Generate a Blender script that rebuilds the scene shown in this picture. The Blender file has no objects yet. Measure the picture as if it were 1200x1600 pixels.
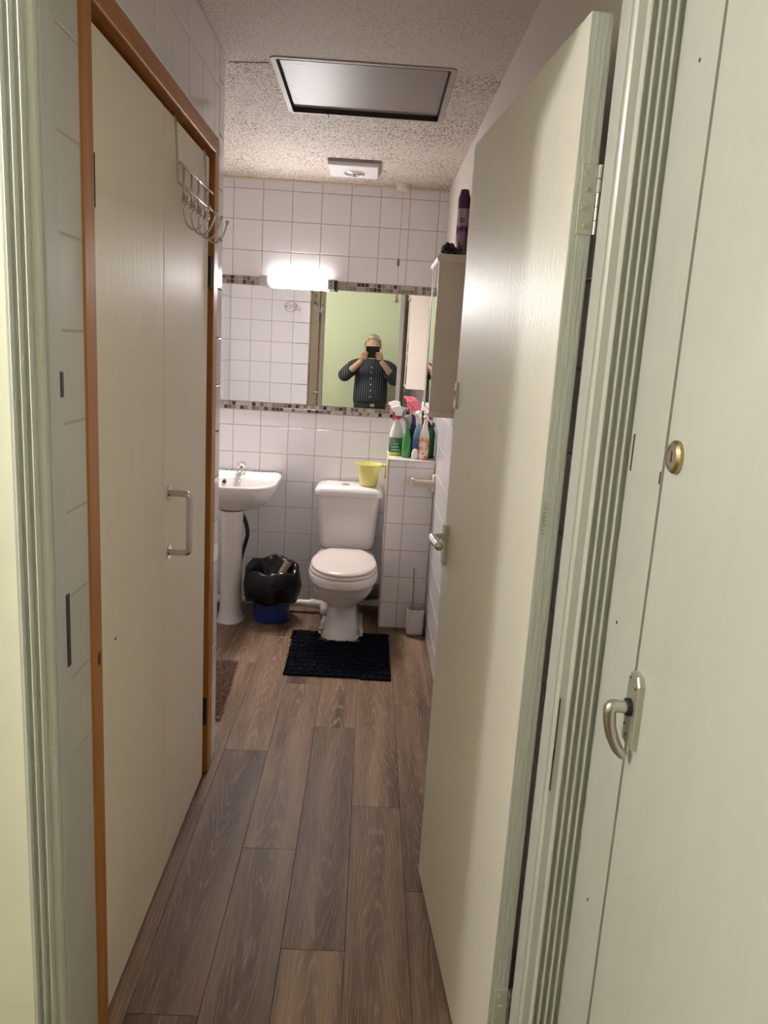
import bpy, bmesh, math, random
from mathutils import Vector, Matrix, Euler, noise
random.seed(7)
SC = bpy.context.scene
COL = SC.collection
PI = math.pi

# ------------------------------------------------------------------ camera
cam_d = bpy.data.cameras.new('camera'); cam = bpy.data.objects.new('camera', cam_d); COL.objects.link(cam)
cam_d.sensor_fit = 'AUTO'; cam_d.sensor_width = 36.0; cam_d.lens = 1200.0 * 36.0 / 1600.0
cam_d.clip_start = 0.015; cam_d.clip_end = 50
MC = Matrix(((0.99812817, 0.05539611, 0.02591182), (-0.01385592, -0.2078388, 0.97806495), (0.05956648, -0.97659321, -0.2066822)))
ax, ay, az = MC.col[0], -MC.col[1], -MC.col[2]
cam.matrix_world = Matrix(((ax[0], ay[0], az[0], 0), (ax[1], ay[1], az[1], 0), (ax[2], ay[2], az[2], 1.5), (0, 0, 0, 1)))
SC.camera = cam
# ------------------------------------------------------------------ world, exposure, lamp strengths
w = bpy.data.worlds.new('world'); SC.world = w; w.use_nodes = True
w.node_tree.nodes['Background'].inputs[0].default_value = (0.0, 0.0, 0.0, 1)
w.node_tree.nodes['Background'].inputs[1].default_value = 0.0
SC.view_settings.view_transform = 'Standard'; SC.view_settings.look = 'None'
SC.view_settings.gamma = 1.0; SC.view_settings.use_curve_mapping = False
SC.view_settings.exposure = 0.38
BATH_LAMP = ((1.0, 0.955, 0.955), 172.0)      # strip light over the mirror
HALL_LAMP = ((1.0, 0.975, 0.95), 475.0)      # globe lamp on the hall ceiling
try:
    SC.cycles.use_denoising = True
    SC.cycles.max_bounces = 12; SC.cycles.diffuse_bounces = 6; SC.cycles.glossy_bounces = 6
    SC.cycles.sample_clamp_indirect = 6.0
    SC.cycles.caustics_reflective = True
    SC.cycles.blur_glossy = 0.5
except Exception:
    pass

# ------------------------------------------------------------------ materials
def srgb(r, g, b):
    f = lambda c: (c / 255 / 12.92) if c / 255 <= 0.04045 else ((c / 255 + 0.055) / 1.055) ** 2.4
    return (f(r), f(g), f(b), 1)

MATS = {}
def mat(name, col, rough=0.5, metal=0.0, spec=0.5, noise_amt=0.0, noise_scale=20.0, bump=0.0, bump_scale=60.0, stretch=(1, 1, 1), trans=0.0, coat=0.0, sheen=0.0, rough_var=0.0, emis=None):
    if name in MATS: return MATS[name]
    m = bpy.data.materials.new(name); m.use_nodes = True; MATS[name] = m
    nt = m.node_tree; p = nt.nodes['Principled BSDF']
    c = tuple(col) if len(col) == 4 else tuple(col) + (1,)
    p.inputs['Base Color'].default_value = c
    p.inputs['Roughness'].default_value = rough; p.inputs['Metallic'].default_value = metal
    p.inputs['Specular IOR Level'].default_value = spec
    if trans: p.inputs['Transmission Weight'].default_value = trans
    if coat: p.inputs['Coat Weight'].default_value = coat; p.inputs['Coat Roughness'].default_value = 0.08
    if sheen: p.inputs['Sheen Weight'].default_value = sheen
    if emis:
        p.inputs['Emission Color'].default_value = tuple(emis[0]) + (1,); p.inputs['Emission Strength'].default_value = emis[1]
    if noise_amt or bump or rough_var:
        tc = nt.nodes.new('ShaderNodeTexCoord'); mp = nt.nodes.new('ShaderNodeMapping')
        mp.inputs['Scale'].default_value = stretch
        nt.links.new(tc.outputs['Object'], mp.inputs['Vector'])
    if noise_amt:
        n = nt.nodes.new('ShaderNodeTexNoise'); n.inputs['Scale'].default_value = noise_scale; n.inputs['Detail'].default_value = 5
        nt.links.new(mp.outputs[0], n.inputs['Vector'])
        mx = nt.nodes.new('ShaderNodeMix'); mx.data_type = 'RGBA'
        mx.inputs['A'].default_value = tuple(v * (1 - noise_amt) for v in c[:3]) + (1,)
        mx.inputs['B'].default_value = tuple(min(1, v * (1 + noise_amt)) for v in c[:3]) + (1,)
        nt.links.new(n.outputs['Fac'], mx.inputs['Factor']); nt.links.new(mx.outputs['Result'], p.inputs['Base Color'])
    if bump:
        n2 = nt.nodes.new('ShaderNodeTexNoise'); n2.inputs['Scale'].default_value = bump_scale; n2.inputs['Detail'].default_value = 4
        nt.links.new(mp.outputs[0], n2.inputs['Vector'])
        b = nt.nodes.new('ShaderNodeBump'); b.inputs['Strength'].default_value = bump; b.inputs['Distance'].default_value = 0.004
        nt.links.new(n2.outputs['Fac'], b.inputs['Height']); nt.links.new(b.outputs[0], p.inputs['Normal'])
    if rough_var:
        n3 = nt.nodes.new('ShaderNodeTexNoise'); n3.inputs['Scale'].default_value = 7
        nt.links.new(mp.outputs[0], n3.inputs['Vector'])
        mr = nt.nodes.new('ShaderNodeMapRange'); mr.inputs['To Min'].default_value = max(0.02, rough - rough_var); mr.inputs['To Max'].default_value = rough + rough_var
        nt.links.new(n3.outputs['Fac'], mr.inputs['Value']); nt.links.new(mr.outputs[0], p.inputs['Roughness'])
    return m

TILE = mat('tile_glaze', (0.80, 0.775, 0.78), 0.13, bump=0.05, bump_scale=14, rough_var=0.05)
TILE_PAINTED = mat('tile_painted_over', (0.60, 0.585, 0.54), 0.35, bump=0.10, bump_scale=40)
GROUT = mat('grout', (0.50, 0.41, 0.33), 0.85, noise_amt=0.2, noise_scale=30)
PAINT_HALL = mat('hall_gloss_paint', (0.56, 0.56, 0.535), 0.32, bump=0.05, bump_scale=26, stretch=(3, 3, 0.5), noise_amt=0.05, noise_scale=9)
PAINT_EDGE = mat('door_edge_paint', (0.55, 0.555, 0.53), 0.4, bump=0.4, bump_scale=22, stretch=(7, 7, 0.45), noise_amt=0.12, noise_scale=40)
PAINT_DOOR = mat('door_gloss_paint', (0.76, 0.725, 0.645), 0.42, spec=0.35, bump=0.5, bump_scale=60, stretch=(5, 5, 0.25), noise_amt=0.03, noise_scale=5)
PAINT_LEAF = mat('cream_gloss_paint', (0.86, 0.79, 0.665), 0.46, spec=0.10, bump=0.22, bump_scale=40, stretch=(4, 4, 0.22), noise_amt=0.03, noise_scale=4)
WALL_CREAM = mat('hall_wall_cream', (0.88, 0.865, 0.74), 0.7, bump=0.08, bump_scale=45, noise_amt=0.05, noise_scale=9)
WALL_GREEN = mat('hall_wall_green', (0.55, 0.60, 0.44), 0.65, noise_amt=0.04, noise_scale=3)
WALL_PLAIN = mat('bathroom_wall_paint', (0.66, 0.60, 0.55), 0.45, bump=0.05, bump_scale=30)
DARK = mat('dark_gap', (0.015, 0.013, 0.012), 0.9)
CHROME = mat('chrome', (0.72, 0.71, 0.69), 0.14, metal=1.0)
STEEL = mat('brushed_steel', (0.62, 0.61, 0.59), 0.20, metal=1.0)
ALU = mat('satin_aluminium', (0.62, 0.61, 0.58), 0.28, metal=1.0)
BRASS = mat('worn_brass', (0.50, 0.40, 0.22), 0.35, metal=1.0, noise_amt=0.35, noise_scale=300)
CERAMIC = mat('white_ceramic', (0.72, 0.685, 0.655), 0.10, coat=0.3)
SEATP = mat('seat_plastic', (0.74, 0.65, 0.59), 0.22)
WHITEP = mat('white_plastic', (0.74, 0.71, 0.68), 0.35)
CREAMP = mat('cream_plastic', (0.70, 0.60, 0.50), 0.35)
BLACKP = mat('black_plastic', (0.012, 0.012, 0.014), 0.35)
MIRROR = mat('mirror_silver', (0.90, 0.90, 0.885), 0.0, metal=1.0)
CHIP = mat('chipped_paint_wood', (0.07, 0.035, 0.025), 0.8)
SEAL = mat('sealant', (0.60, 0.55, 0.48), 0.5, bump=0.4, bump_scale=90)

def wood_mat(name, c1, c2, rough=0.42, axis=2, scale=1.0, spec=0.4):
    m = bpy.data.materials.new(name); m.use_nodes = True; nt = m.node_tree; p = nt.nodes['Principled BSDF']
    tc = nt.nodes.new('ShaderNodeTexCoord'); mp = nt.nodes.new('ShaderNodeMapping')
    s = [28 * scale] * 3; s[axis] = 1.2 * scale; mp.inputs['Scale'].default_value = s
    nt.links.new(tc.outputs['Object'], mp.inputs['Vector'])
    n = nt.nodes.new('ShaderNodeTexNoise'); n.inputs['Scale'].default_value = 2.0; n.inputs['Detail'].default_value = 8; n.inputs['Distortion'].default_value = 0.6
    nt.links.new(mp.outputs[0], n.inputs['Vector'])
    cr = nt.nodes.new('ShaderNodeValToRGB'); cr.color_ramp.elements[0].color = c1; cr.color_ramp.elements[1].color = c2
    cr.color_ramp.elements[0].position = 0.3; cr.color_ramp.elements[1].position = 0.7
    nt.links.new(n.outputs['Fac'], cr.inputs[0]); nt.links.new(cr.outputs[0], p.inputs['Base Color'])
    p.inputs['Roughness'].default_value = rough; p.inputs['Specular IOR Level'].default_value = spec
    return m
PINE = wood_mat('varnished_pine', (0.38, 0.145, 0.030, 1), (0.50, 0.22, 0.055, 1), 0.4, spec=0.3)

def floor_mat():
    m = bpy.data.materials.new('laminate_oak'); m.use_nodes = True; nt = m.node_tree; p = nt.nodes['Principled BSDF']
    L = nt.links.new; N = nt.nodes.new
    tc = N('ShaderNodeTexCoord'); oi = N('ShaderNodeObjectInfo')
    off = N('ShaderNodeVectorMath'); off.operation = 'SCALE'; off.inputs[0].default_value = (3.7, 11.3, 5.1)
    mul = N('ShaderNodeMath'); mul.operation = 'MULTIPLY'; mul.inputs[1].default_value = 17.0
    L(oi.outputs['Random'], mul.inputs[0]); L(mul.outputs[0], off.inputs['Scale'])
    add = N('ShaderNodeVectorMath'); L(tc.outputs['Object'], add.inputs[0]); L(off.outputs[0], add.inputs[1])
    # broad bands along the plank
    m1 = N('ShaderNodeMapping'); m1.inputs['Scale'].default_value = (13, 0.9, 1); L(add.outputs[0], m1.inputs[0])
    n1 = N('ShaderNodeTexNoise'); n1.inputs['Scale'].default_value = 1.0; n1.inputs['Detail'].default_value = 3; L(m1.outputs[0], n1.inputs['Vector'])
    # cathedral figure: arches nested along the middle of each plank
    sxy = N('ShaderNodeSeparateXYZ'); L(tc.outputs['Object'], sxy.inputs[0])
    m2 = N('ShaderNodeMapping'); m2.inputs['Scale'].default_value = (7, 1.1, 1); L(add.outputs[0], m2.inputs[0])
    n2 = N('ShaderNodeTexNoise'); n2.inputs['Scale'].default_value = 1.3; n2.inputs['Detail'].default_value = 3; L(m2.outputs[0], n2.inputs['Vector'])
    cx = N('ShaderNodeMath'); cx.operation = 'MULTIPLY_ADD'; cx.inputs[1].default_value = 0.06; L(n1.outputs['Fac'], cx.inputs[0]); L(sxy.outputs['X'], cx.inputs[2])
    cx2 = N('ShaderNodeMath'); cx2.operation = 'SUBTRACT'; cx2.inputs[1].default_value = 0.03; L(cx.outputs[0], cx2.inputs[0])
    xx = N('ShaderNodeMath'); xx.operation = 'MULTIPLY'; L(cx2.outputs[0], xx.inputs[0]); L(cx2.outputs[0], xx.inputs[1])
    sg = N('ShaderNodeMath'); sg.operation = 'GREATER_THAN'; sg.inputs[1].default_value = 0.5; L(oi.outputs['Random'], sg.inputs[0])
    sg2 = N('ShaderNodeMath'); sg2.operation = 'MULTIPLY_ADD'; sg2.inputs[1].default_value = 2.0; sg2.inputs[2].default_value = -1.0; L(sg.outputs[0], sg2.inputs[0])
    yy = N('ShaderNodeMath'); yy.operation = 'MULTIPLY'; L(sxy.outputs['Y'], yy.inputs[0]); L(sg2.outputs[0], yy.inputs[1])
    q1 = N('ShaderNodeMath'); q1.operation = 'MULTIPLY_ADD'; q1.inputs[1].default_value = 900.0; L(xx.outputs[0], q1.inputs[0])
    y3 = N('ShaderNodeMath'); y3.operation = 'MULTIPLY'; y3.inputs[1].default_value = 5.0; L(yy.outputs[0], y3.inputs[0]); L(y3.outputs[0], q1.inputs[2])
    sn = N('ShaderNodeMath'); sn.operation = 'MULTIPLY_ADD'; sn.inputs[1].default_value = 5.5; L(n2.outputs['Fac'], sn.inputs[0]); L(q1.outputs[0], sn.inputs[2])
    sn2 = N('ShaderNodeMath'); sn2.operation = 'MULTIPLY'; sn2.inputs[1].default_value = 9.0; L(sn.outputs[0], sn2.inputs[0])
    si = N('ShaderNodeMath'); si.operation = 'SINE'; L(sn2.outputs[0], si.inputs[0])
    pw = N('ShaderNodeMapRange'); pw.inputs['From Min'].default_value = 0.35; pw.inputs['From Max'].default_value = 1.0; L(si.outputs[0], pw.inputs['Value'])
    # fine pores
    m3 = N('ShaderNodeMapping'); m3.inputs['Scale'].default_value = (260, 9, 1); L(add.outputs[0], m3.inputs[0])
    n3 = N('ShaderNodeTexNoise'); n3.inputs['Scale'].default_value = 1.0; n3.inputs['Detail'].default_value = 4; L(m3.outputs[0], n3.inputs['Vector'])
    cr = N('ShaderNodeValToRGB'); e = cr.color_ramp.elements
    e[0].position = 0.30; e[0].color = (0.088, 0.050, 0.030, 1); e[1].position = 0.72; e[1].color = (0.300, 0.196, 0.122, 1)
    k = e.new(0.5); k.color = (0.178, 0.110, 0.068, 1)
    L(n1.outputs['Fac'], cr.inputs[0])
    mx = N('ShaderNodeMix'); mx.data_type = 'RGBA'; mx.inputs['B'].default_value = (0.33, 0.23, 0.165, 1)
    f1 = N('ShaderNodeMath'); f1.operation = 'MULTIPLY'; f1.inputs[1].default_value = 0.75; L(pw.outputs[0], f1.inputs[0])
    f2 = N('ShaderNodeMath'); f2.operation = 'MULTIPLY'
    f3 = N('ShaderNodeMapRange'); f3.inputs['From Min'].default_value = 0.38; f3.inputs['From Max'].default_value = 0.62; L(n3.outputs['Fac'], f3.inputs['Value'])
    L(f1.outputs[0], f2.inputs[0]); L(f3.outputs[0], f2.inputs[1])
    L(f2.outputs[0], mx.inputs['Factor']); L(cr.outputs[0], mx.inputs['A'])
    mx2 = N('ShaderNodeMix'); mx2.data_type = 'RGBA'; mx2.blend_type = 'MULTIPLY'; mx2.inputs['Factor'].default_value = 0.55
    gr = N('ShaderNodeMapRange'); gr.inputs['From Min'].default_value = 0.25; gr.inputs['From Max'].default_value = 0.7; gr.inputs['To Min'].default_value = 0.62; gr.inputs['To Max'].default_value = 1.15
    L(n3.outputs['Fac'], gr.inputs['Value']); L(mx.outputs['Result'], mx2.inputs['A']); L(gr.outputs[0], mx2.inputs['B'])
    mx3 = N('ShaderNodeMix'); mx3.data_type = 'RGBA'; mx3.blend_type = 'MULTIPLY'; mx3.inputs['Factor'].default_value = 1.0
    tr = N('ShaderNodeMapRange'); tr.inputs['To Min'].default_value = 0.74; tr.inputs['To Max'].default_value = 1.28
    L(oi.outputs['Random'], tr.inputs['Value']); L(mx2.outputs['Result'], mx3.inputs['A']); L(tr.outputs[0], mx3.inputs['B'])
    L(mx3.outputs['Result'], p.inputs['Base Color'])
    p.inputs['Roughness'].default_value = 0.48; p.inputs['Specular IOR Level'].default_value = 0.20
    b = N('ShaderNodeBump'); b.inputs['Strength'].default_value = 0.25; b.inputs['Distance'].default_value = 0.001; L(n3.outputs['Fac'], b.inputs['Height']); L(b.outputs[0], p.inputs['Normal'])
    return m
OAK = floor_mat()

def ceiling_mat():
    m = bpy.data.materials.new('textured_ceiling_paint'); m.use_nodes = True; nt = m.node_tree; p = nt.nodes['Principled BSDF']
    L = nt.links.new; N = nt.nodes.new
    tc = N('ShaderNodeTexCoord')
    v = N('ShaderNodeTexNoise'); v.inputs['Scale'].default_value = 135; v.inputs['Detail'].default_value = 2.5; v.inputs['Roughness'].default_value = 0.55; L(tc.outputs['Object'], v.inputs['Vector'])
    big = N('ShaderNodeTexNoise'); big.inputs['Scale'].default_value = 4; L(tc.outputs['Object'], big.inputs['Vector'])
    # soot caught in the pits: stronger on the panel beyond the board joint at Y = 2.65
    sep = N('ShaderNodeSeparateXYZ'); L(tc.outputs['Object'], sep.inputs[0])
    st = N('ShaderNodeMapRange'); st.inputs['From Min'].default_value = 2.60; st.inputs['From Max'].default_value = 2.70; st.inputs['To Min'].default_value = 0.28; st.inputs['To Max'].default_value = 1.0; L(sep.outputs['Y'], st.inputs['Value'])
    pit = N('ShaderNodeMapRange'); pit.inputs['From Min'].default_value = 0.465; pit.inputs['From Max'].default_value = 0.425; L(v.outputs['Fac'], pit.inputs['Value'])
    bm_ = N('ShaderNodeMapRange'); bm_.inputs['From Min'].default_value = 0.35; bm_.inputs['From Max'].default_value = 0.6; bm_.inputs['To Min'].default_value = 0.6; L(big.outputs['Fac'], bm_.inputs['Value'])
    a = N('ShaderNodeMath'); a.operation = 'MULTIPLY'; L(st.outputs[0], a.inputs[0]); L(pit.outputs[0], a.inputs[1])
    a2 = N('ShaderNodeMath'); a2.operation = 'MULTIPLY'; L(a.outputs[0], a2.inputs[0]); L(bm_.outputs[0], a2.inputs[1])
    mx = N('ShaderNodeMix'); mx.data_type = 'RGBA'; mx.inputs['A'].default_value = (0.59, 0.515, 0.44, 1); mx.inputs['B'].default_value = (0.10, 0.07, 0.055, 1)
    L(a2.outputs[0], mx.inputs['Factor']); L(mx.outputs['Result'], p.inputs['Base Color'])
    p.inputs['Roughness'].default_value = 0.75
    b = N('ShaderNodeBump'); b.inputs['Strength'].default_value = 0.6; b.inputs['Distance'].default_value = 0.004; L(v.outputs['Fac'], b.inputs['Height']); L(b.outputs[0], p.inputs['Normal'])
    return m
CEIL = ceiling_mat()

# ------------------------------------------------------------------ object helpers
def origin(o):
    v = Vector((0, 0, 0))
    while o is not None:
        v = v + o.location; o = o.parent
    return v

def tag(o, label=None, cat=None, group=None, kind=None):
    if label: o['label'] = label
    if cat: o['category'] = cat
    if group: o['group'] = group
    if kind: o['kind'] = kind
    return o

def thing(name, loc, label, cat, group=None, kind=None):
    o = bpy.data.objects.new(name, None); COL.objects.link(o); o.location = loc; o.empty_display_size = 0.05
    return tag(o, label, cat, group, kind)

def obj(name, bm, m, parent=None, smooth=False, local=False, loc=None, angle=None):
    """link a bmesh as one mesh object; coordinates are world unless local=True"""
    me = bpy.data.meshes.new(name)
    if isinstance(bm, bpy.types.Mesh):
        me = bm
    else:
        bmesh.ops.recalc_face_normals(bm, faces=bm.faces[:])
        bm.to_mesh(me); bm.free()
    for mm in (m if isinstance(m, (list, tuple)) else [m]): me.materials.append(mm)
    o = bpy.data.objects.new(name, me); COL.objects.link(o)
    base = origin(parent) if parent is not None else Vector((0, 0, 0))
    if parent is not None: o.parent = parent
    if not local:
        me.transform(Matrix.Translation(-base))
        if loc is not None:
            l = Vector(loc); me.transform(Matrix.Translation(-(l - base))); o.location = l - base
        elif parent is None:
            bb = [v.co for v in me.vertices]
            c = Vector(((min(v.x for v in bb) + max(v.x for v in bb)) / 2, (min(v.y for v in bb) + max(v.y for v in bb)) / 2, min(v.z for v in bb)))
            if name in RECENTRE or True:
                pass
    if smooth:
        for f in me.polygons: f.use_smooth = True
        if angle is not None:
            try: me.set_sharp_from_angle(angle=angle)
            except Exception: pass
    return o
RECENTRE = ()

def B(): return bmesh.new()

def box(bm, x0, x1, y0, y1, z0, z1, bev=0.0, seg=2, mi=0):
    b2 = bmesh.new()
    bmesh.ops.create_cube(b2, size=1.0)
    for v in b2.verts:
        v.co = Vector(((x0 + x1) / 2 + v.co.x * (x1 - x0), (y0 + y1) / 2 + v.co.y * (y1 - y0), (z0 + z1) / 2 + v.co.z * (z1 - z0)))
    if bev > 0: bmesh.ops.bevel(b2, geom=b2.edges[:], offset=bev, segments=seg, profile=0.5, affect='EDGES')
    merge(bm, b2, mi)

def merge(bm, b2, mi=0, mat4=None):
    if mat4 is not None: bmesh.ops.transform(b2, matrix=mat4, verts=b2.verts)
    mp = {}
    for v in b2.verts: mp[v] = bm.verts.new(v.co)
    for f in b2.faces:
        try:
            nf = bm.faces.new([mp[v] for v in f.verts]); nf.material_index = mi if mi else f.material_index; nf.smooth = f.smooth
        except ValueError: pass
    b2.free()

def loft(bm, rings, cap0=True, cap1=True, closed=True, mi=0):
    vs = [[bm.verts.new(p) for p in r] for r in rings]
    n = len(vs[0])
    for a, b in zip(vs[:-1], vs[1:]):
        for i in range(n if closed else n - 1):
            j = (i + 1) % n
            try: bm.faces.new((a[i], a[j], b[j], b[i])).material_index = mi
            except ValueError: pass
    if cap0: bm.faces.new(vs[0][::-1]).material_index = mi
    if cap1: bm.faces.new(vs[-1]).material_index = mi
    return vs

def lathe(bm, prof, c=(0, 0, 0), n=24, cap0=True, cap1=True, sx=1.0, sy=1.0, mi=0):
    rings = [[(c[0] + r * sx * math.cos(2 * PI * i / n), c[1] + r * sy * math.sin(2 * PI * i / n), c[2] + z) for i in range(n)] for r, z in prof]
    return loft(bm, rings, cap0, cap1, True, mi)

def cyl(bm, a, b, r, n=16, r2=None, mi=0):
    a = Vector(a); b = Vector(b); d = (b - a).normalized()
    u = d.orthogonal().normalized(); v = d.cross(u)
    r2 = r if r2 is None else r2
    loft(bm, [[a + (u * math.cos(2 * PI * i / n) + v * math.sin(2 * PI * i / n)) * r for i in range(n)], [b + (u * math.cos(2 * PI * i / n) + v * math.sin(2 * PI * i / n)) * r2 for i in range(n)]], mi=mi)

def smoothpath(pts, it=2):
    pts = [Vector(p) for p in pts]
    for _ in range(it):
        q = [pts[0]]
        for a, b in zip(pts[:-1], pts[1:]): q += [a * 0.75 + b * 0.25, a * 0.25 + b * 0.75]
        q.append(pts[-1]); pts = q
    return pts

def tube(bm, pts, r, n=8, it=0, radii=None, mi=0, flat=1.0):
    pts = smoothpath(pts, it) if it else [Vector(p) for p in pts]
    d = (pts[1] - pts[0]).normalized(); u = d.orthogonal().normalized(); rings = []
    for i, p in enumerate(pts):
        t = (pts[min(i + 1, len(pts) - 1)] - pts[max(i - 1, 0)]).normalized()
        u = (u - t * u.dot(t)).normalized(); v = t.cross(u)
        rr = r if radii is None else radii[int(round(i * (len(radii) - 1) / max(1, len(pts) - 1)))]
        rings.append([p + u * math.cos(2 * PI * k / n) * rr + v * math.sin(2 * PI * k / n) * rr * flat for k in range(n)])
    loft(bm, rings, mi=mi)

def ball(bm, c, r, n=12, sz=1.0, sx=1.0, sy=1.0, mi=0):
    b2 = bmesh.new(); bmesh.ops.create_uvsphere(b2, u_segments=n, v_segments=max(6, n // 2), radius=r)
    for v in b2.verts: v.co = Vector((v.co.x * sx + c[0], v.co.y * sy + c[1], v.co.z * sz + c[2]))
    merge(bm, b2, mi)

def rrect(cx, cy, hx, hy, r, z, n=6):
    pts = []
    for (sx, sy, a0) in ((1, 1, 0), (-1, 1, PI / 2), (-1, -1, PI), (1, -1, 3 * PI / 2)):
        for k in range(n + 1):
            a = a0 + k / n * PI / 2
            pts.append((cx + sx * (hx - r) + r * math.cos(a), cy + sy * (hy - r) + r * math.sin(a), z))
    return pts

def prism(bm, poly, z0, z1, mi=0):
    loft(bm, [[(x, y, z0) for x, y in poly], [(x, y, z1) for x, y in poly]], mi=mi)

# ------------------------------------------------------------------ tiles
TM = {}
def tile_mesh(wd, h, m, bev=0.0012, depth=0.004, nm='tile'):
    key = (round(wd, 4), round(h, 4), m.name)
    if key in TM: return TM[key]
    bm = B(); a, b = wd / 2, h / 2
    R0 = [(-a, depth, -b), (a, depth, -b), (a, depth, b), (-a, depth, b)]
    R1 = [(-a, bev, -b), (a, bev, -b), (a, bev, b), (-a, bev, b)]
    R2 = [(-a + bev, 0, -b + bev), (a - bev, 0, -b + bev), (a - bev, 0, b - bev), (-a + bev, 0, b - bev)]
    loft(bm, [R0, R1, R2], cap0=False)
    bmesh.ops.recalc_face_normals(bm, faces=bm.faces[:])
    # the cap decides the outside: the front must look along -y
    for f in bm.faces:
        if len(f.verts) == 4 and abs(f.normal.y) > 0.99 and f.normal.y > 0:
            bmesh.ops.reverse_faces(bm, faces=bm.faces[:]); break
    me = bpy.data.meshes.new(nm); bm.to_mesh(me); bm.free(); me.materials.append(m); TM[key] = me
    return me

def tile(parent, c, wd, h, th, m=None, nm='tile', tilt=0.0022):
    o = bpy.data.objects.new(nm, tile_mesh(wd, h, m or TILE, nm=nm)); COL.objects.link(o)
    o.parent = parent; o.location = Vector(c) - origin(parent)
    o.rotation_euler = (random.uniform(-tilt, tilt), random.uniform(-tilt, tilt) * 0.3, th + random.uniform(-tilt, tilt))
    return o

GAP = 0.0038
def tile_grid(parent, th, plane, us, zs, skip=None, m=None):
    """tiles on a vertical wall; th 0: wall at y=plane looking -y, -90deg: x=plane looking -x, +90: looking +x, 180: looking +y"""
    for u0, u1 in zip(us[:-1], us[1:]):
        for z0, z1 in zip(zs[:-1], zs[1:]):
            if u1 - u0 < 0.012 or z1 - z0 < 0.012: continue
            if skip and skip((u0 + u1) / 2, (z0 + z1) / 2): continue
            cu, cz = (u0 + u1) / 2, (z0 + z1) / 2
            c = (cu, plane, cz) if th in (0, PI) else (plane, cu, cz)
            tile(parent, c, u1 - u0 - GAP, z1 - z0 - GAP, th, m)

def steps(a, b, first, pitch):
    """grid lines from a to b with a line at 'first'"""
    k = math.ceil((a + 0.004 - first) / pitch); out = [a]; v = first + k * pitch
    while v < b - 0.004: out.append(v); v += pitch
    return out + [b]

# ------------------------------------------------------------------ dimensions (metres; camera stands over the origin, the room runs along +Y)
XL, XR, YB, ZC = -0.505, 0.365, 4.40, 2.358        # left wall, right wall, back wall, ceiling
XA, YA = -1.12, 2.62                               # wash-basin alcove: left wall and front wall
YF0, YF1 = 1.165, 1.21                             # doorway wall: hall face and bathroom face
DL, DR, DH = -0.475, 0.325, 2.045                  # doorway
XH = 0.394                                         # hall right wall
HXL, HYB = -1.9, -0.75                             # hall left wall and back wall
HALF = PI / 2

# ------------------------------------------------------------------ floor of planks
bm = B(); box(bm, HXL - 0.1, 0.55, HYB - 0.1, YB + 0.12, -0.06, -0.0065)
floor = tag(obj('floor', bm, DARK), 'brown oak laminate floor laid in long planks', 'floor', kind='structure')
PLK = {}
def plank(x0, x1, y0, y1):
    key = (round(x1 - x0, 3), round(y1 - y0, 3))
    if key not in PLK:
        a, b = (x1 - x0) / 2 - 0.0003, (y1 - y0) / 2 - 0.0003; e = 0.0008
        bm = B()
        loft(bm, [[(-a, -b, -0.007), (a, -b, -0.007), (a, b, -0.007), (-a, b, -0.007)], [(-a, -b, -e), (a, -b, -e), (a, b, -e), (-a, b, -e)],
                  [(-a + e, -b + e, 0), (a - e, -b + e, 0), (a - e, b - e, 0), (-a + e, b - e, 0)]])
        bmesh.ops.recalc_face_normals(bm, faces=bm.faces[:])
        me = bpy.data.meshes.new('plank'); bm.to_mesh(me); bm.free(); me.materials.append(OAK); PLK[key] = me
    o = bpy.data.objects.new('plank', PLK[key]); COL.objects.link(o); o.parent = floor
    o.location = ((x0 + x1) / 2, (y0 + y1) / 2, 0)
PITCH, PLEN = 0.1622, 1.172
ends = {0: 1.47, 1: 2.072, 2: 1.679, 3: 2.314, 4: 1.909, 5: 1.3, -1: 2.28, -2: 1.75, -3: 2.5, -4: 1.2, -5: 1.9, -6: 2.3, -7: 1.5, -8: 2.0}
for k in range(-9, 6):
    x0 = -0.474 + k * PITCH; x1 = x0 + PITCH
    x0c, x1c = max(x0, HXL), min(x1, XH)
    if x1c - x0c < 0.01: continue
    e = ends.get(k, 1.6); y = e - 3 * PLEN
    while y < YB:
        a, b = max(y, HYB), min(y + PLEN, YB)
        if b - a > 0.03: plank(x0c, x1c, a, b)
        y += PLEN

# ------------------------------------------------------------------ back wall
bm = B(); box(bm, XA - 0.1, XH + 0.15, YB + 0.0016, YB + 0.12, 0, ZC + 0.15)
wb = tag(obj('wall_back', bm, GROUT), 'white square tiled back wall behind the toilet', 'wall', kind='structure')
zs_up = [1.849, 1.986, 2.145, 2.301, ZC]; zs_lo = [0, 0.092, 0.249, 0.409, 0.567, 0.720, 0.878, 1.032, 1.120]
tile_grid(wb, 0, YB, steps(XA, XR, -0.001, 0.1582), zs_up)
tile_grid(wb, 0, YB, steps(XA, XR, 0.010, 0.1566), zs_lo)
bm = B(); box(bm, XA, XR, YB - 0.005, YB, ZC - 0.012, ZC, 0.004)
tag(obj('trim_1', bm, mat('ceiling_bead', (0.72, 0.60, 0.45), 0.5, bump=0.3, bump_scale=60)), 'cream sealant bead between back wall tiles and ceiling', 'trim', kind='structure')
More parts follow.
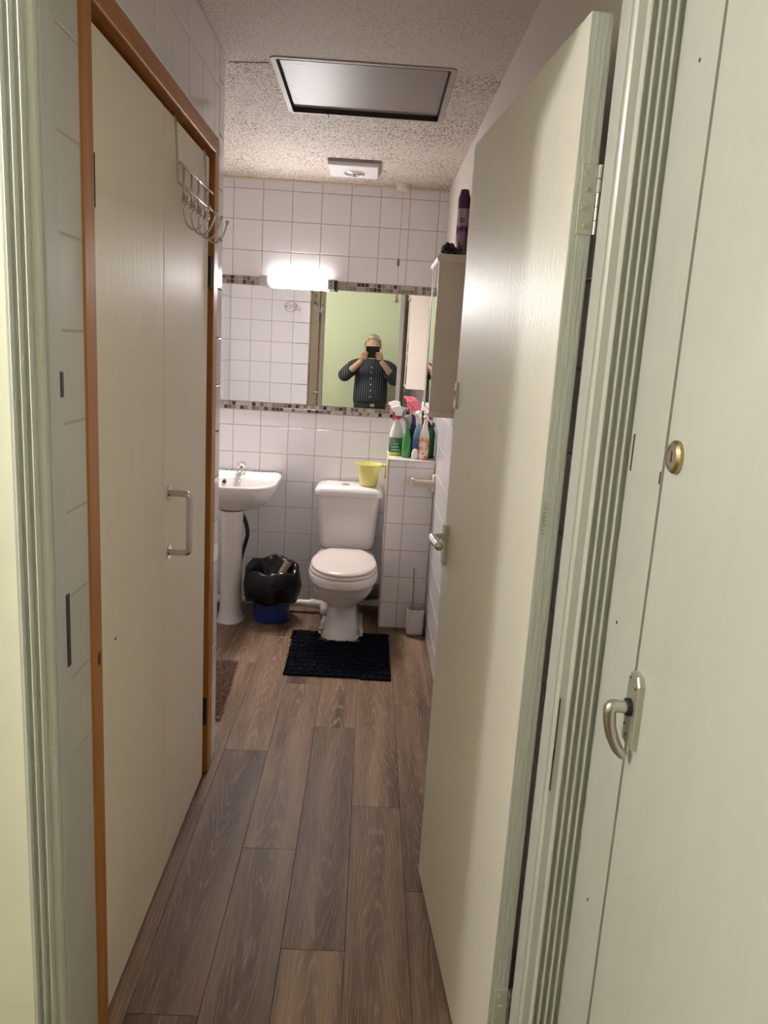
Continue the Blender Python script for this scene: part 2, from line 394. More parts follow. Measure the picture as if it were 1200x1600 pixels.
# mosaic borders above and below the mirror
MOS = [mat('mosaic_%s' % n, c, 0.18) for n, c in (('beige', (0.42, 0.36, 0.31)), ('taupe', (0.23, 0.185, 0.16)), ('brown', (0.15, 0.115, 0.10)), ('dark', (0.035, 0.028, 0.026)), ('grey', (0.30, 0.28, 0.25)))]
for nm, z0, lab in (('trim_2', 1.806, 'band of small brown and beige mosaic tiles above the mirror'), ('trim_3', 1.121, 'band of small brown and beige mosaic tiles below the mirror')):
    bm = B(); box(bm, XA + 0.002, XR - 0.002, YB - 0.0022, YB + 0.0016, z0, z0 + 0.0435)
    t = tag(obj(nm, bm, mat('mosaic_grout', (0.60, 0.54, 0.47), 0.8)), lab, 'trim', kind='structure')
    n = 66; p = (XR - XA - 0.004) / n
    for r in range(2):
        for i in range(n):
            o = tile(t, (XA + 0.002 + (i + 0.5) * p, YB - 0.0045, z0 + 0.0112 + r * 0.0212), p - 0.0028, 0.0188, 0, random.choices(MOS, (30, 30, 14, 20, 14))[0], 'mosaic_tile', 0.01)
# mirror
bm = B()
x0, x1, z0, z1 = XA + 0.006, XR - 0.004, 1.1655, 1.8045
R = lambda y, d: [(x0 + d, y, z0 + d), (x1 - d, y, z0 + d), (x1 - d, y, z1 - d), (x0 + d, y, z1 - d)]
loft(bm, [R(YB + 0.0015, 0), R(YB - 0.003, 0), R(YB - 0.005, 0.002)])
tag(obj('wall_mirror', bm, MIRROR), 'wide frameless mirror across the tiled back wall between mosaic bands', 'mirror')

# ------------------------------------------------------------------ right wall
bm = B(); box(bm, XR + 0.0016, XR + 0.13, YF1, YB + 0.1, 0, ZC + 0.1)
wr = tag(obj('wall_right', bm, [GROUT, WALL_PLAIN]), 'right bathroom wall, tiled below and plain painted above', 'wall', kind='structure')
tile_grid(wr, -HALF, XR, steps(YF1, YB, YB - 0.14, 0.1515), steps(0.0, 1.79, 0.885, 0.1505))
bm = B(); box(bm, XR - 0.002, XR + 0.0016, YF1, YB, 1.79, ZC)
obj('upper_panel', bm, WALL_PLAIN, wr)

# ------------------------------------------------------------------ left wall with a double cupboard door in it
LD0, LD1, LZ = 1.385, 2.535, 2.09
bm = B()
box(bm, XL - 0.1, XL - 0.0016, YF1, LD0, 0, ZC + 0.1); box(bm, XL - 0.1, XL - 0.0016, LD1, YA - 0.0016, 0, ZC + 0.1)
box(bm, XL - 0.1, XL - 0.0016, LD0, LD1, LZ, ZC + 0.1)
box(bm, XL - 0.60, XL - 0.56, YF1, YA - 0.05, 0, ZC + 0.1)
wl = tag(obj('wall_left', bm, GROUT), 'left bathroom wall, white tiles around the double cupboard doors', 'wall', kind='structure')
zl = steps(0.0, ZC, 1.3475, 0.1515)
tile_grid(wl, HALF, XL, [YF1 + 0.002, LD0 - 0.002], zl, m=TILE_PAINTED)
bm = B(); box(bm, XL - 0.003, XL - 0.0008, YF1, LD0, 0, ZC); obj('painted_grout', bm, mat('painted_grout', (0.50, 0.46, 0.40), 0.6), wl)
tile_grid(wl, HALF, XL, [LD1 + 0.002, YA], steps(0.0, ZC, 1.505, 0.1525))
tile_grid(wl, HALF, XL, steps(LD0, LD1, 2.462, 0.158), [LZ + 0.004, 2.24, ZC])
# alcove walls (seen in the mirror)
bm = B(); box(bm, XA - 0.1, XL - 0.0016, YA - 0.1, YA - 0.0016, 0, ZC + 0.1)
wa = tag(obj('wall_alcove_front', bm, GROUT), 'white tiled alcove wall facing the mirror, seen in its reflection', 'wall', kind='structure')
tile_grid(wa, PI, YA, [XA, -0.961, -0.80, -0.632, XL], steps(0.0, ZC, 1.508, 0.1585))
bm = B(); box(bm, XA - 0.1, XA - 0.0016, YA - 0.1, YB + 0.1, 0, ZC + 0.1)
wal = tag(obj('wall_alcove_left', bm, GROUT), 'far left tiled alcove wall beside the wash basin', 'wall', kind='structure')
tile_grid(wal, HALF, XA, steps(YA, YB, YB - 0.10, 0.1585), steps(0.0, ZC, 1.508, 0.1585))

# pine frame of the double door
XFm = XL + 0.003
tf = thing('trim_4', (XL, LD0, 0), 'varnished orange pine frame round the double cupboard doors', 'door frame', kind='structure')
bm = B(); box(bm, XL - 0.05, XFm, LD0, LD0 + 0.056, 0, LZ, 0.004); obj('post', bm, PINE, tf)
bm = B(); box(bm, XL - 0.05, XFm, 2.472, LD1, 0, LZ, 0.004); obj('post', bm, PINE, tf)
bm = B(); box(bm, XL - 0.05, XFm + 0.001, LD0 + 0.02, LD1, 2.045, LZ, 0.005, 3)
hd = obj('header', bm, wood_mat('varnished_pine_header', (0.36, 0.135, 0.030, 1), (0.48, 0.20, 0.05, 1), 0.4, axis=1, spec=0.3), tf)
bm = B(); ball(bm, (XFm, 1.42, 0.875), 0.009, 10, sx=0.12, sz=1.6); obj('knot', bm, CHIP, tf)
# near-black sheet behind the leaves; its colour stands in for shade in the gap
bm = B(); box(bm, XL - 0.058, XL - 0.05, LD0 + 0.03, LD1 - 0.03, 0, 2.06); obj('gap_shade_sheet', bm, DARK, tf)
# leaves
XLf = XL - 0.008
bm = B(); box(bm, XLf - 0.036, XLf, 1.447, 1.9345, 0.012, 2.020, 0.002)
d2 = tag(obj('door_2', bm, PAINT_LEAF), 'wide plain cream cupboard door leaf in pine frame, nearest on the left', 'door', kind='structure')
bm = B(); box(bm, XLf - 0.036, XLf, 1.9365, 2.437, 0.012, 2.020, 0.002)
d3 = tag(obj('door_3', bm, PAINT_LEAF), 'far plain cream cupboard door leaf with steel pull handle', 'door', kind='structure')
bm = B(); tube(bm, [(XLf, 1.982, 1.10), (XLf + 0.035, 1.982, 1.10), (XLf + 0.055, 1.982, 1.098), (XLf + 0.055, 1.982, 1.07), (XLf + 0.055, 1.982, 0.965), (XLf + 0.055, 1.982, 0.942), (XLf + 0.035, 1.982, 0.940), (XLf, 1.982, 0.940)], 0.0085, 12, 2)
obj('pull_handle', bm, STEEL, d3, True)
for z in (1.10, 0.94):
    bm = B(); cyl(bm, (XLf, 1.982, z), (XLf + 0.003, 1.982, z), 0.02, 20); obj('handle_rose', bm, STEEL, d3)
for o, y, z in ((d2, 1.446, 1.76), (d3, 2.452, 1.70), (d3, 2.452, 0.245)):
    bm = B(); cyl(bm, (XLf + 0.004, y, z - 0.045), (XLf + 0.004, y, z + 0.045), 0.006, 8); box(bm, XLf - 0.004, XLf + 0.003, y - 0.010, y + 0.014, z - 0.045, z + 0.045)
    obj('hinge', bm, BLACKP, o)
bm = B(); box(bm, XLf, XLf + 0.0004, 1.545, 1.556, 0.862, 0.867); obj('scuff', bm, CHIP, d2)

# over-door hook rack
rk = thing('hook_rack', (XLf, 2.19, 1.84), 'steel wire over-door rack with four hooks on the far cupboard door', 'hook rack')
XK = XLf + 0.014
for y in (2.022, 2.352):
    bm = B(); tube(bm, [(XLf - 0.036, y, 2.0), (XLf - 0.037, y, 2.0235), (XLf + 0.002, y, 2.0245), (XLf + 0.006, y, 2.01), (XK - 0.004, y, 1.93), (XK, y, 1.868)], 0.0032, 8, 1, flat=1.0)
    obj('hanger', bm, STEEL, rk, True)
for z in (1.916, 1.868):
    bm = B(); cyl(bm, (XK + 0.004, 2.018, z), (XK + 0.004, 2.40, z), 0.0032, 8); obj('rail', bm, CHROME, rk, True)
for i in range(4):
    y = 2.062 + i * 0.082
    bm = B(); cyl(bm, (XK + 0.002, y, 1.84), (XK + 0.002, y, 1.916), 0.0028, 8); obj('spindle', bm, STEEL, rk, True)
    pts = [(XK + 0.002, y, 1.845)]
    for k in range(25): pts.append((XK + 0.006 + 0.008 * math.cos(k * 2 * PI / 8), y + 0.008 * math.sin(k * 2 * PI / 8), 1.846 - k * 0.0007))
    pts += [(XK + 0.004, y, 1.822), (XK + 0.004, y, 1.80), (XK + 0.010, y, 1.778), (XK + 0.028, y, 1.766), (XK + 0.048, y, 1.776), (XK + 0.060, y, 1.800), (XK + 0.066, y, 1.822)]
    bm = B(); tube(bm, pts, 0.0026, 8, 1); hk = obj('hook', bm, STEEL, rk, True)
    bm = B(); ball(bm, (XK + 0.066, y, 1.825), 0.0055, 10); obj('ball_tip', bm, STEEL, hk, True)

# ------------------------------------------------------------------ doorway wall, lining, architraves
bm = B()
box(bm, HXL, DL - 0.012, YF0, YF1, 0, ZC + 0.1); box(bm, DR + 0.012, XH + 0.1, YF0, YF1, 0, ZC + 0.1); box(bm, DL - 0.012, DR + 0.012, YF0, YF1, DH + 0.012, ZC + 0.1)
wf = tag(obj('wall_front', bm, WALL_CREAM), 'cream hall wall holding the bathroom doorway', 'wall', kind='structure')
tl = thing('trim_5', (0, 1.18, 0), 'off-white painted lining inside the bathroom doorway', 'door lining', kind='structure')
bm = B(); box(bm, DL - 0.012, DL, YF0 - 0.004, YF1, 0, DH, 0.0015); jl = obj('left_jamb', bm, PAINT_HALL, tl)
bm = B(); box(bm, DR, DR + 0.012, YF0 - 0.004, YF1, 0, DH, 0.0015); obj('right_jamb', bm, PAINT_HALL, tl)
bm = B(); box(bm, DL - 0.012, DR + 0.012, YF0 - 0.004, YF1, DH, DH + 0.012, 0.0015); obj('head', bm, PAINT_HALL, tl)
bm = B(); box(bm, DL - 0.001, DL + 0.0012, 1.196, 1.2095, 0.955, 1.08); sp = obj('strike_plate', bm, mat('dull_strike', (0.07, 0.05, 0.045), 0.5, metal=0.3), jl)
for z, h in ((1.045, 0.012), (0.995, 0.02)):
    bm = B(); box(bm, DL + 0.0008, DL + 0.0016, 1.198, 1.207, z - h / 2, z + h / 2); obj('latch_hole', bm, BLACKP, sp)
bm = B(); box(bm, DL - 0.001, DL + 0.0009, 1.197, 1.2075, 1.398, 1.438); sp = obj('bolt_keep', bm, mat('dull_keep', (0.2, 0.18, 0.2), 0.5, metal=0.5), jl)
bm = B(); box(bm, DL + 0.0006, DL + 0.0016, 1.198, 1.207, 1.400, 1.436); obj('bolt_hole', bm, BLACKP, sp)

def reeded(x0, x1, yb, t, ridges, flip=False):
    """profile of a reeded architrave on the wall face y = yb, proud by t towards -y"""
    wd = x1 - x0; pts = [(0, 0), (0, t * 0.55), (wd * 0.05, t * 0.72)]
    s0 = wd * 0.20; pitch = (wd - s0 - wd * 0.06) / ridges
    pts.append((s0 - pitch * 0.12, t * 0.72))
    for i in range(ridges):
        c = s0 + (i + 0.5) * pitch
        for k in range(7):
            a = PI * k / 6; pts.append((c - pitch * 0.30 * math.cos(a), t * 0.72 + t * 0.45 * math.sin(a)))
        pts.append((c + pitch * 0.45, t * 0.66))
    pts += [(wd, t * 0.66), (wd, 0)]
    return [((x0 + x if not flip else x1 - x), yb - y) for x, y in pts]
ta = thing('trim_6', (0.36, YF0, 0), 'reeded off-white architrave right of the bathroom doorway', 'architrave', kind='structure')
bm = B(); prism(bm, reeded(DR + 0.004, XH, YF0, 0.020, 4), 0, 2.12); obj('moulding', bm, PAINT_HALL, ta)
for pts, wd in (((0.3345, 0.925), 0.0016), ):
    bm = B(); box(bm, 0.3330, 0.3350, YF0 - 0.0163, YF0 - 0.0140, 0.855, 0.965); box(bm, 0.3325, 0.3345, YF0 - 0.0163, YF0 - 0.0140, 0.80, 0.875); obj('paint_chip', bm, CHIP, ta)
tb = thing('trim_7', (-0.50, YF0, 0), 'reeded off-white architrave left of the bathroom doorway', 'architrave', kind='structure')
bm = B(); prism(bm, reeded(-0.532, DL - 0.003, YF0, 0.020, 3, True), 0, 2.12); obj('moulding', bm, PAINT_HALL, tb)
tc_ = thing('trim_8', (0, YF0, DH), 'reeded off-white architrave over the bathroom doorway', 'architrave', kind='structure')
bm = B()
pr = reeded(0, 0.06, 0, 0.02, 4); loft(bm, [[(DL - 0.003, YF0 + y, DH + 0.004 + x) for x, y in pr], [(DR + 0.003, YF0 + y, DH + 0.004 + x) for x, y in pr]]); obj('moulding', bm, PAINT_HALL, tc_)

# ------------------------------------------------------------------ hall: walls, ceiling, door on the right
bm = B(); box(bm, XH, XH + 0.1, YF0 - 0.155 , YF0, 0, ZC + 0.1); box(bm, XH, XH + 0.1, YF0 - 0.155, 0.240, DH - 0.04, ZC + 0.1); box(bm, XH, XH + 0.1, HYB, 0.240, 0, ZC + 0.1)
box(bm, XH + 0.06, XH + 0.1, 0.2, 1.05, 0, ZC)
wh = tag(obj('wall_hall_right', bm, PAINT_HALL), 'painted hall wall and flat door frame strip right of the doorway', 'wall', kind='structure')
for (y, z) in ((1.068, 1.883), (1.105, 1.115), (1.075, 0.655)):
    bm = B(); cyl(bm, (XH - 0.0006, y, z), (XH + 0.001, y, z), 0.0028, 10); obj('screw_hole', bm, CHIP, wh)
bm = B(); box(bm, XH - 0.0005, XH + 0.001, 1.128, 1.134, 1.345, 1.40); box(bm, XH - 0.0005, XH + 0.001, 1.0105, 1.015, 1.345, 1.362); obj('paint_chip', bm, CHIP, wh)
bm = B(); box(bm, HXL - 0.1, XH + 0.1, HYB - 0.1, HYB, 0, ZC + 0.1)
tag(obj('wall_hall_back', bm, WALL_GREEN), 'pale green hall wall behind the man, seen in the mirror', 'wall', kind='structure')
bm = B(); box(bm, HXL - 0.1, HXL, HYB, YF1, 0, ZC + 0.1)
tag(obj('wall_hall_left', bm, WALL_CREAM), 'cream wall closing the hall on the far left, out of view', 'wall', kind='structure')
bm = B(); box(bm, HXL - 0.1, XH + 0.1, HYB - 0.1, YF1, ZC, ZC + 0.1)
tag(obj('ceiling_hall', bm, mat('hall_ceiling_paint', (0.72, 0.70, 0.62), 0.8)), 'plain hall ceiling, out of view above the camera', 'ceiling', kind='structure')
bm = B(); box(bm, XH + 0.0005, XH + 0.038, 0.243, 1.0045, 0.008, 1.995, 0.0025)
d4 = tag(obj('door_4', bm, PAINT_HALL), 'off-white hall door with lever handle and round lock on far right', 'door', kind='structure')
# lever handle on the hall door
hp = B(); yc, z0, z1 = 0.985, 0.978, 1.084
poly = [(yc - 0.021, z0), (yc + 0.021, z0), (yc + 0.021, z1 - 0.012), (yc + 0.012, z1), (yc - 0.012, z1), (yc - 0.021, z1 - 0.012)]
loft(hp, [[(XH + 0.001, y, z) for y, z in poly], [(XH - 0.007, y, z) for y, z in poly], [(XH - 0.009, yc + (y - yc) * 0.9, (z0 + z1) / 2 + (z - (z0 + z1) / 2) * 0.965) for y, z in poly]])
hpl = obj('handle_plate', hp, mat('plate_metal', (0.55, 0.54, 0.48), 0.35, metal=0.7), d4)
for dy, dz in ((0.012, 0.042), (-0.010, 0.034), (0.014, -0.028), (0.004, -0.040)):
    bm = B(); cyl(bm, (XH - 0.0094, yc + dy, 1.031 + dz), (XH - 0.0086, yc + dy, 1.031 + dz), 0.0025, 10); obj('screw_hole', bm, BLACKP, hpl)
bm = B(); cyl(bm, (XH - 0.009, yc, 1.034), (XH - 0.015, yc, 1.034), 0.0125, 20); obj('collar', bm, BLACKP, hpl)
bm = B(); tube(bm, [(XH - 0.010, yc, 1.034), (XH - 0.024, yc, 1.034), (XH - 0.034, yc, 1.036), (XH - 0.0375, yc, 1.028), (XH - 0.035, yc, 1.008), (XH - 0.028, yc, 0.985), (XH - 0.017, yc, 0.966), (XH - 0.009, yc, 0.960)], 0.009, 14, 2, radii=[0.0088, 0.0088, 0.009, 0.0095, 0.009, 0.0085, 0.008, 0.0072, 0.006])
obj('lever', bm, ALU, d4, True)
bm = B(); lathe(bm, [(0.0215, 0), (0.0215, 0.005), (0.018, 0.009), (0.0145, 0.009), (0.0145, 0.007)], n=28)
bmesh.ops.rotate(bm, verts=bm.verts, cent=(0, 0, 0), matrix=Matrix.Rotation(-HALF, 3, 'Y')); bmesh.ops.translate(bm, verts=bm.verts, vec=(XH + 0.001, 0.967, 1.388))
lk = obj('lock_ring', bm, BRASS, d4, True, angle=0.6)
bm = B(); cyl(bm, (XH - 0.004, 0.967, 1.388), (XH - 0.0075, 0.967, 1.388), 0.0138, 24); obj('lock_cylinder', bm, mat('worn_steel', (0.42, 0.37, 0.33), 0.3, metal=0.9, noise_amt=0.6, noise_scale=160), lk)
bm = B(); box(bm, XH - 0.0079, XH - 0.0070, 0.9645, 0.967, 1.381, 1.395); obj('keyhole', bm, BLACKP, lk)

# hall lamp (gives the hall its light; stands left of the doorway, out of the picture)
hl = thing('hall_lamp', (-1.45, 0.77, ZC), 'bare bulb in a white ceiling holder lighting the hall, out of view', 'ceiling lamp')
bm = B(); lathe(bm, [(0.065, ZC), (0.06, ZC - 0.03), (0.035, ZC - 0.04)], (-1.45, 0.77, 0), 24); obj('base', bm, WHITEP, hl, True, angle=0.6)
bm = B(); ball(bm, (-1.45, 0.77, ZC - 0.09), 0.05, 24); obj('bulb', bm, mat('lit_globe', (1, 1, 1), 0.4, emis=HALL_LAMP), hl, True)

# ------------------------------------------------------------------ bathroom door (open inwards, hinged on the right)
LEAFW, LEAFT, LEAFH = 0.763, 0.035, 1.978
phi = math.atan2(0.76, -0.069)
bm = B(); box(bm, 0.0, LEAFW, -LEAFT, 0.0, 0.0, LEAFH, 0.0018)
for f in bm.faces: f.material_index = 1 if (f.normal.x < -0.9 or f.calc_center_median().x < 0.0006) else 0
d1 = tag(obj('door_1', bm, [PAINT_DOOR, PAINT_EDGE], local=True), 'off-white painted bathroom door standing open on the right', 'door', kind='structure')
d1.location = (0.286, 1.22, 0.014); d1.rotation_euler = (0, 0, phi)
for f in d1.data.polygons:
    f.material_index = 1 if f.center.x < 0.0005 else 0
def dl(name, bm, m, smooth=False, parent=None, angle=None): return obj(name, bm, m, parent or d1, smooth, True, angle=angle)
ZO = 0.014
# hinges: a painted leaf with four screws on the door edge, steel knuckle beside it
for zc in (1.738, 0.289):
    z = zc - ZO
    bm = B(); box(bm, -0.0014, 0.001, -0.0345, -0.010, z - 0.05, z + 0.05, 0.0004, 1); hg = dl('hinge', bm, mat('hinge_painted', (0.50, 0.50, 0.43), 0.3, bump=0.3, bump_scale=60))
    for dz, dy in ((0.036, -0.017), (0.014, -0.022), (-0.012, -0.017), (-0.038, -0.022)):
        bm = B(); lathe(bm, [(0.0036, 0), (0.0036, 0.0008), (0.0022, 0.0013), (0.0010, 0.0006)], n=12)
        bmesh.ops.rotate(bm, verts=bm.verts, cent=(0, 0, 0), matrix=Matrix.Rotation(-HALF, 3, 'Y')); bmesh.ops.translate(bm, verts=bm.verts, vec=(-0.0013, dy, z + dz))
        dl('screw_head', bm, MATS['hinge_painted'], True, hg)
    for k in range(5):
        bm = B(); cyl(bm, (-0.002, -0.0385, z - 0.05 + k * 0.02 + 0.0006), (-0.002, -0.0385, z - 0.05 + (k + 1) * 0.02 - 0.0006), 0.0038, 12)
        dl('knuckle', bm, PAINT_EDGE if (k > 2 and zc > 1) else STEEL, True, hg, angle=0.6)
# lever handle on the bathroom side face
s = 0.725
bm = B()
loft(bm, [[(p[0], 0.0, p[1]) for p in ((lambda r: [(x, z) for x, z, _ in r])(rrect(s, 1.013 - ZO, 0.019, 0.055, 0.010, 0)))], [(p[0], 0.009, p[1]) for p in ((lambda r: [(x, z) for x, z, _ in r])(rrect(s, 1.013 - ZO, 0.019, 0.055, 0.010, 0)))], [(p[0], 0.011, p[1]) for p in ((lambda r: [(x, z) for x, z, _ in r])(rrect(s, 1.013 - ZO, 0.016, 0.052, 0.009, 0)))]])
hpd = dl('handle_plate', bm, mat('cream_plate', (0.62, 0.60, 0.50), 0.3, metal=0.3))
bm = B(); cyl(bm, (s, 0.0112, 0.966 - ZO), (s, 0.0108, 0.966 - ZO), 0.003, 10); dl('screw', bm, BLACKP, parent=hpd)
bm = B(); tube(bm, [(s, 0.010, 1.033 - ZO), (s, 0.030, 1.033 - ZO), (s, 0.036, 1.033 - ZO), (s - 0.012, 0.043, 1.033 - ZO), (s - 0.05, 0.040, 1.031 - ZO), (s - 0.09, 0.037, 1.028 - ZO)], 0.009, 12, 2, radii=[0.008, 0.008, 0.009, 0.011, 0.0115, 0.011, 0.010])
dl('lever', bm, STEEL, True)
bm = B()
rr = lambda k, y: [(x, y, z) for x, z, _ in rrect(0.741, 1.397 - ZO, 0.013 * k, 0.033 * (0.7 + 0.3 * k), 0.006 * k, 0)]
loft(bm, [rr(1, 0), rr(1, 0.004), rr(0.8, 0.006)]); bp_ = dl('bolt_plate', bm, MATS['cream_plate'])
bm = B(); cyl(bm, (0.741, 0.0058, 1.403 - ZO), (0.741, 0.0068, 1.403 - ZO), 0.006, 14); box(bm, 0.739, 0.743, 0.0058, 0.0068, 1.388 - ZO, 1.403 - ZO); dl('bolt_slot', bm, BLACKP, parent=bp_)
def text_mesh(body, size):
    cu = bpy.data.curves.new('writing', 'FONT'); cu.body = body; cu.size = size; cu.extrude = 0.0; cu.offset = -0.0001 if size < 0.02 else 0
    to = bpy.data.objects.new('writing', cu); COL.objects.link(to)
    dg = bpy.context.evaluated_depsgraph_get(); me = bpy.data.meshes.new_from_object(to.evaluated_get(dg))
    bpy.data.objects.remove(to); return me
me = text_mesh('I/F1660 H', 0.0135)
me.transform(Matrix(((0, 0, -1, -0.0003), (0, -1, 0, -0.004), (-1, 0, 0, 1.272 - ZO), (0, 0, 0, 1))))
o = bpy.data.objects.new('pencil_writing', me); COL.objects.link(o); me.materials.clear(); me.materials.append(mat('pencil', (0.27, 0.28, 0.25), 0.6)); o.parent = d1; o['label'] = 'faint grey pencil writing on the door edge'

# ------------------------------------------------------------------ ceiling with loft hatch
HX0, HX1, HY0, HY1 = -0.350, 0.196, 2.612, 3.150
bm = B()
for (a, b, c, d) in ((XA - 0.1, XR + 0.1, YF1, HY0), (XA - 0.1, XR + 0.1, HY1, YB + 0.1), (XA - 0.1, HX0, HY0, HY1), (HX1, XR + 0.1, HY0, HY1)):
    box(bm, a, b, c, d, ZC, ZC + 0.10)
ce = tag(obj('ceiling', bm, CEIL), 'stippled bathroom ceiling speckled with soot', 'ceiling', kind='structure')
bm = B(); tube(bm, [(XL, 2.672, ZC - 0.0005), (-0.46, 2.668, ZC - 0.0005), (-0.40, 2.66, ZC - 0.0005), (HX0 - 0.025, 2.655, ZC - 0.0005)], 0.0022, 6, 1); obj('board_joint', bm, mat('joint_shade', (0.40, 0.33, 0.28), 0.9), ce)
lh = thing('loft_hatch', ((HX0 + HX1) / 2, (HY0 + HY1) / 2, ZC), 'glossy loft hatch board recessed in the bathroom ceiling', 'loft hatch')
bm = B()
def fr(d, z): return rrect((HX0 + HX1) / 2, (HY0 + HY1) / 2, (HX1 - HX0) / 2 + d, (HY1 - HY0) / 2 + d, max(0.002, 0.004 + d), z, 4)
loft(bm, [fr(0.019, ZC), fr(0.019, ZC - 0.0015), fr(0.017, ZC - 0.003), fr(0.0, ZC - 0.003), fr(0.0, ZC + 0.004)], False, False)
obj('frame', bm, mat('hatch_frame', (0.36, 0.30, 0.25), 0.55, bump=0.2, bump_scale=40, noise_amt=0.15, noise_scale=20), lh)
bm = B(); loft(bm, [fr(-0.0005, ZC - 0.004), fr(-0.0005, ZC + 0.06)], False, False); obj('reveal', bm, mat('dark_reveal', (0.03, 0.022, 0.018), 0.7), lh)
def hatch_mat():
    m = bpy.data.materials.new('hatch_gloss'); m.use_nodes = True; nt = m.node_tree; p = nt.nodes['Principled BSDF']; L = nt.links.new; N = nt.nodes.new
    tc = N('ShaderNodeTexCoord'); mp = N('ShaderNodeMapping'); mp.inputs['Scale'].default_value = (4, 26, 1); L(tc.outputs['Object'], mp.inputs[0])
    n = N('ShaderNodeTexNoise'); n.inputs['Scale'].default_value = 2.2; n.inputs['Detail'].default_value = 4; L(mp.outputs[0], n.inputs['Vector'])
    sp = N('ShaderNodeMapRange'); sp.inputs['From Min'].default_value = 0.66; sp.inputs['From Max'].default_value = 0.70; L(n.outputs['Fac'], sp.inputs['Value'])
    sx = N('ShaderNodeSeparateXYZ'); L(tc.outputs['Object'], sx.inputs[0]); ex = N('ShaderNodeMapRange'); ex.inputs['From Min'].default_value = -0.02; ex.inputs['From Max'].default_value = -0.16; L(sx.outputs['X'], ex.inputs['Value'])
    mu = N('ShaderNodeMath'); mu.operation = 'MULTIPLY'; L(sp.outputs[0], mu.inputs[0]); L(ex.outputs[0], mu.inputs[1])
    mx = N('ShaderNodeMix'); mx.data_type = 'RGBA'; mx.inputs['A'].default_value = (0.27, 0.23, 0.205, 1); mx.inputs['B'].default_value = (0.06, 0.045, 0.04, 1)
    L(mu.outputs[0], mx.inputs['Factor']); L(mx.outputs['Result'], p.inputs['Base Color']); p.inputs['Roughness'].default_value = 0.45; p.inputs['Specular IOR Level'].default_value = 0.22
    b = N('ShaderNodeBump'); b.inputs['Strength'].default_value = 0.35; b.inputs['Distance'].default_value = 0.004; L(n.outputs['Fac'], b.inputs['Height']); L(b.outputs[0], p.inputs['Normal'])
    return m
bm = B(); box(bm, HX0 + 0.003, HX1 - 0.003, HY0 + 0.003, HY1 - 0.004, ZC + 0.013, ZC + 0.031, 0.003); obj('board', bm, hatch_mat(), lh)
bm = B(); box(bm, HX0 + 0.13, HX0 + 0.1325, HY1 - 0.004, HY1 + 0.032, ZC - 0.0076, ZC + 0.035); obj('crack', bm, DARK, lh)
# extractor
ex = thing('extractor_fan', (-0.135, 3.985, ZC), 'square white ceiling extractor with round chrome grille', 'extractor fan')
bm = B(); box(bm, -0.262, -0.012, 3.86, 4.11, ZC - 0.012, ZC, 0.002); obj('housing', bm, mat('fan_housing', (0.40, 0.37, 0.35), 0.5), ex)
bm = B(); loft(bm, [rrect(-0.142, 3.985, 0.120, 0.130, 0.006, ZC - 0.012), rrect(-0.142, 3.985, 0.120, 0.130, 0.006, ZC - 0.024), rrect(-0.142, 3.985, 0.116, 0.126, 0.006, ZC - 0.028)]); obj('cover', bm, mat('fan_cover', (0.66, 0.63, 0.62), 0.4), ex)
gx, gy = -0.138, 4.00
bm = B(); lathe(bm, [(0.052, ZC - 0.028), (0.052, ZC - 0.033), (0.046, ZC - 0.036), (0.040, ZC - 0.030)], (gx, gy, 0), 32, False, True); gr_ = obj('grille_ring', bm, CHROME, ex, True, angle=0.7)
for k in range(3):
    bm = B(); r = 0.012 + 0.011 * k
    tube(bm, [(gx + r * math.cos(a * PI / 12), gy + r * math.sin(a * PI / 12), ZC - 0.0335) for a in range(25)], 0.0022, 6); obj('grille_wire', bm, CHROME, gr_, True)
bm = B(); cyl(bm, (gx, gy, ZC - 0.0305), (gx, gy, ZC - 0.0315), 0.040, 24); obj('opening', bm, DARK, gr_)
# pull switch with cord
ps = thing('pull_switch', (0.113, 4.335, ZC), 'white ceiling pull switch with a long cord by the back wall', 'light switch')
bm = B(); lathe(bm, [(0.036, ZC), (0.036, ZC - 0.022), (0.033, ZC - 0.030), (0.012, ZC - 0.033)], (0.113, 4.335, 0), 28); obj('body', bm, CREAMP, ps, True, angle=0.6)
bm = B(); tube(bm, [(0.113, 4.335, ZC - 0.03), (0.112, 4.336, 2.2), (0.110, 4.338, 1.98), (0.112, 4.342, 1.88), (0.114, 4.343, 1.785)], 0.0011, 6, 1); cd = obj('cord', bm, mat('cord', (0.42, 0.33, 0.27), 0.8), ps, True)
bm = B(); lathe(bm, [(0.002, 2.262), (0.0036, 2.25), (0.0036, 2.236), (0.0018, 2.226)], (0.112, 4.3355, 0), 10); obj('connector', bm, CREAMP, cd, True)
bm = B(); lathe(bm, [(0.002, 1.985), (0.006, 1.978), (0.0085, 1.962), (0.007, 1.948), (0.0025, 1.942)], (0.110, 4.338, 0), 14); obj('bead', bm, mat('wood_bead', (0.27, 0.15, 0.09), 0.5), cd, True)
bm = B(); lathe(bm, [(0.0025, 1.800), (0.005, 1.79), (0.0055, 1.778), (0.0105, 1.765), (0.0105, 1.759)], (0.114, 4.343, 0), 16); obj('bell', bm, mat('wood_bell', (0.40, 0.27, 0.19), 0.45), cd, True)

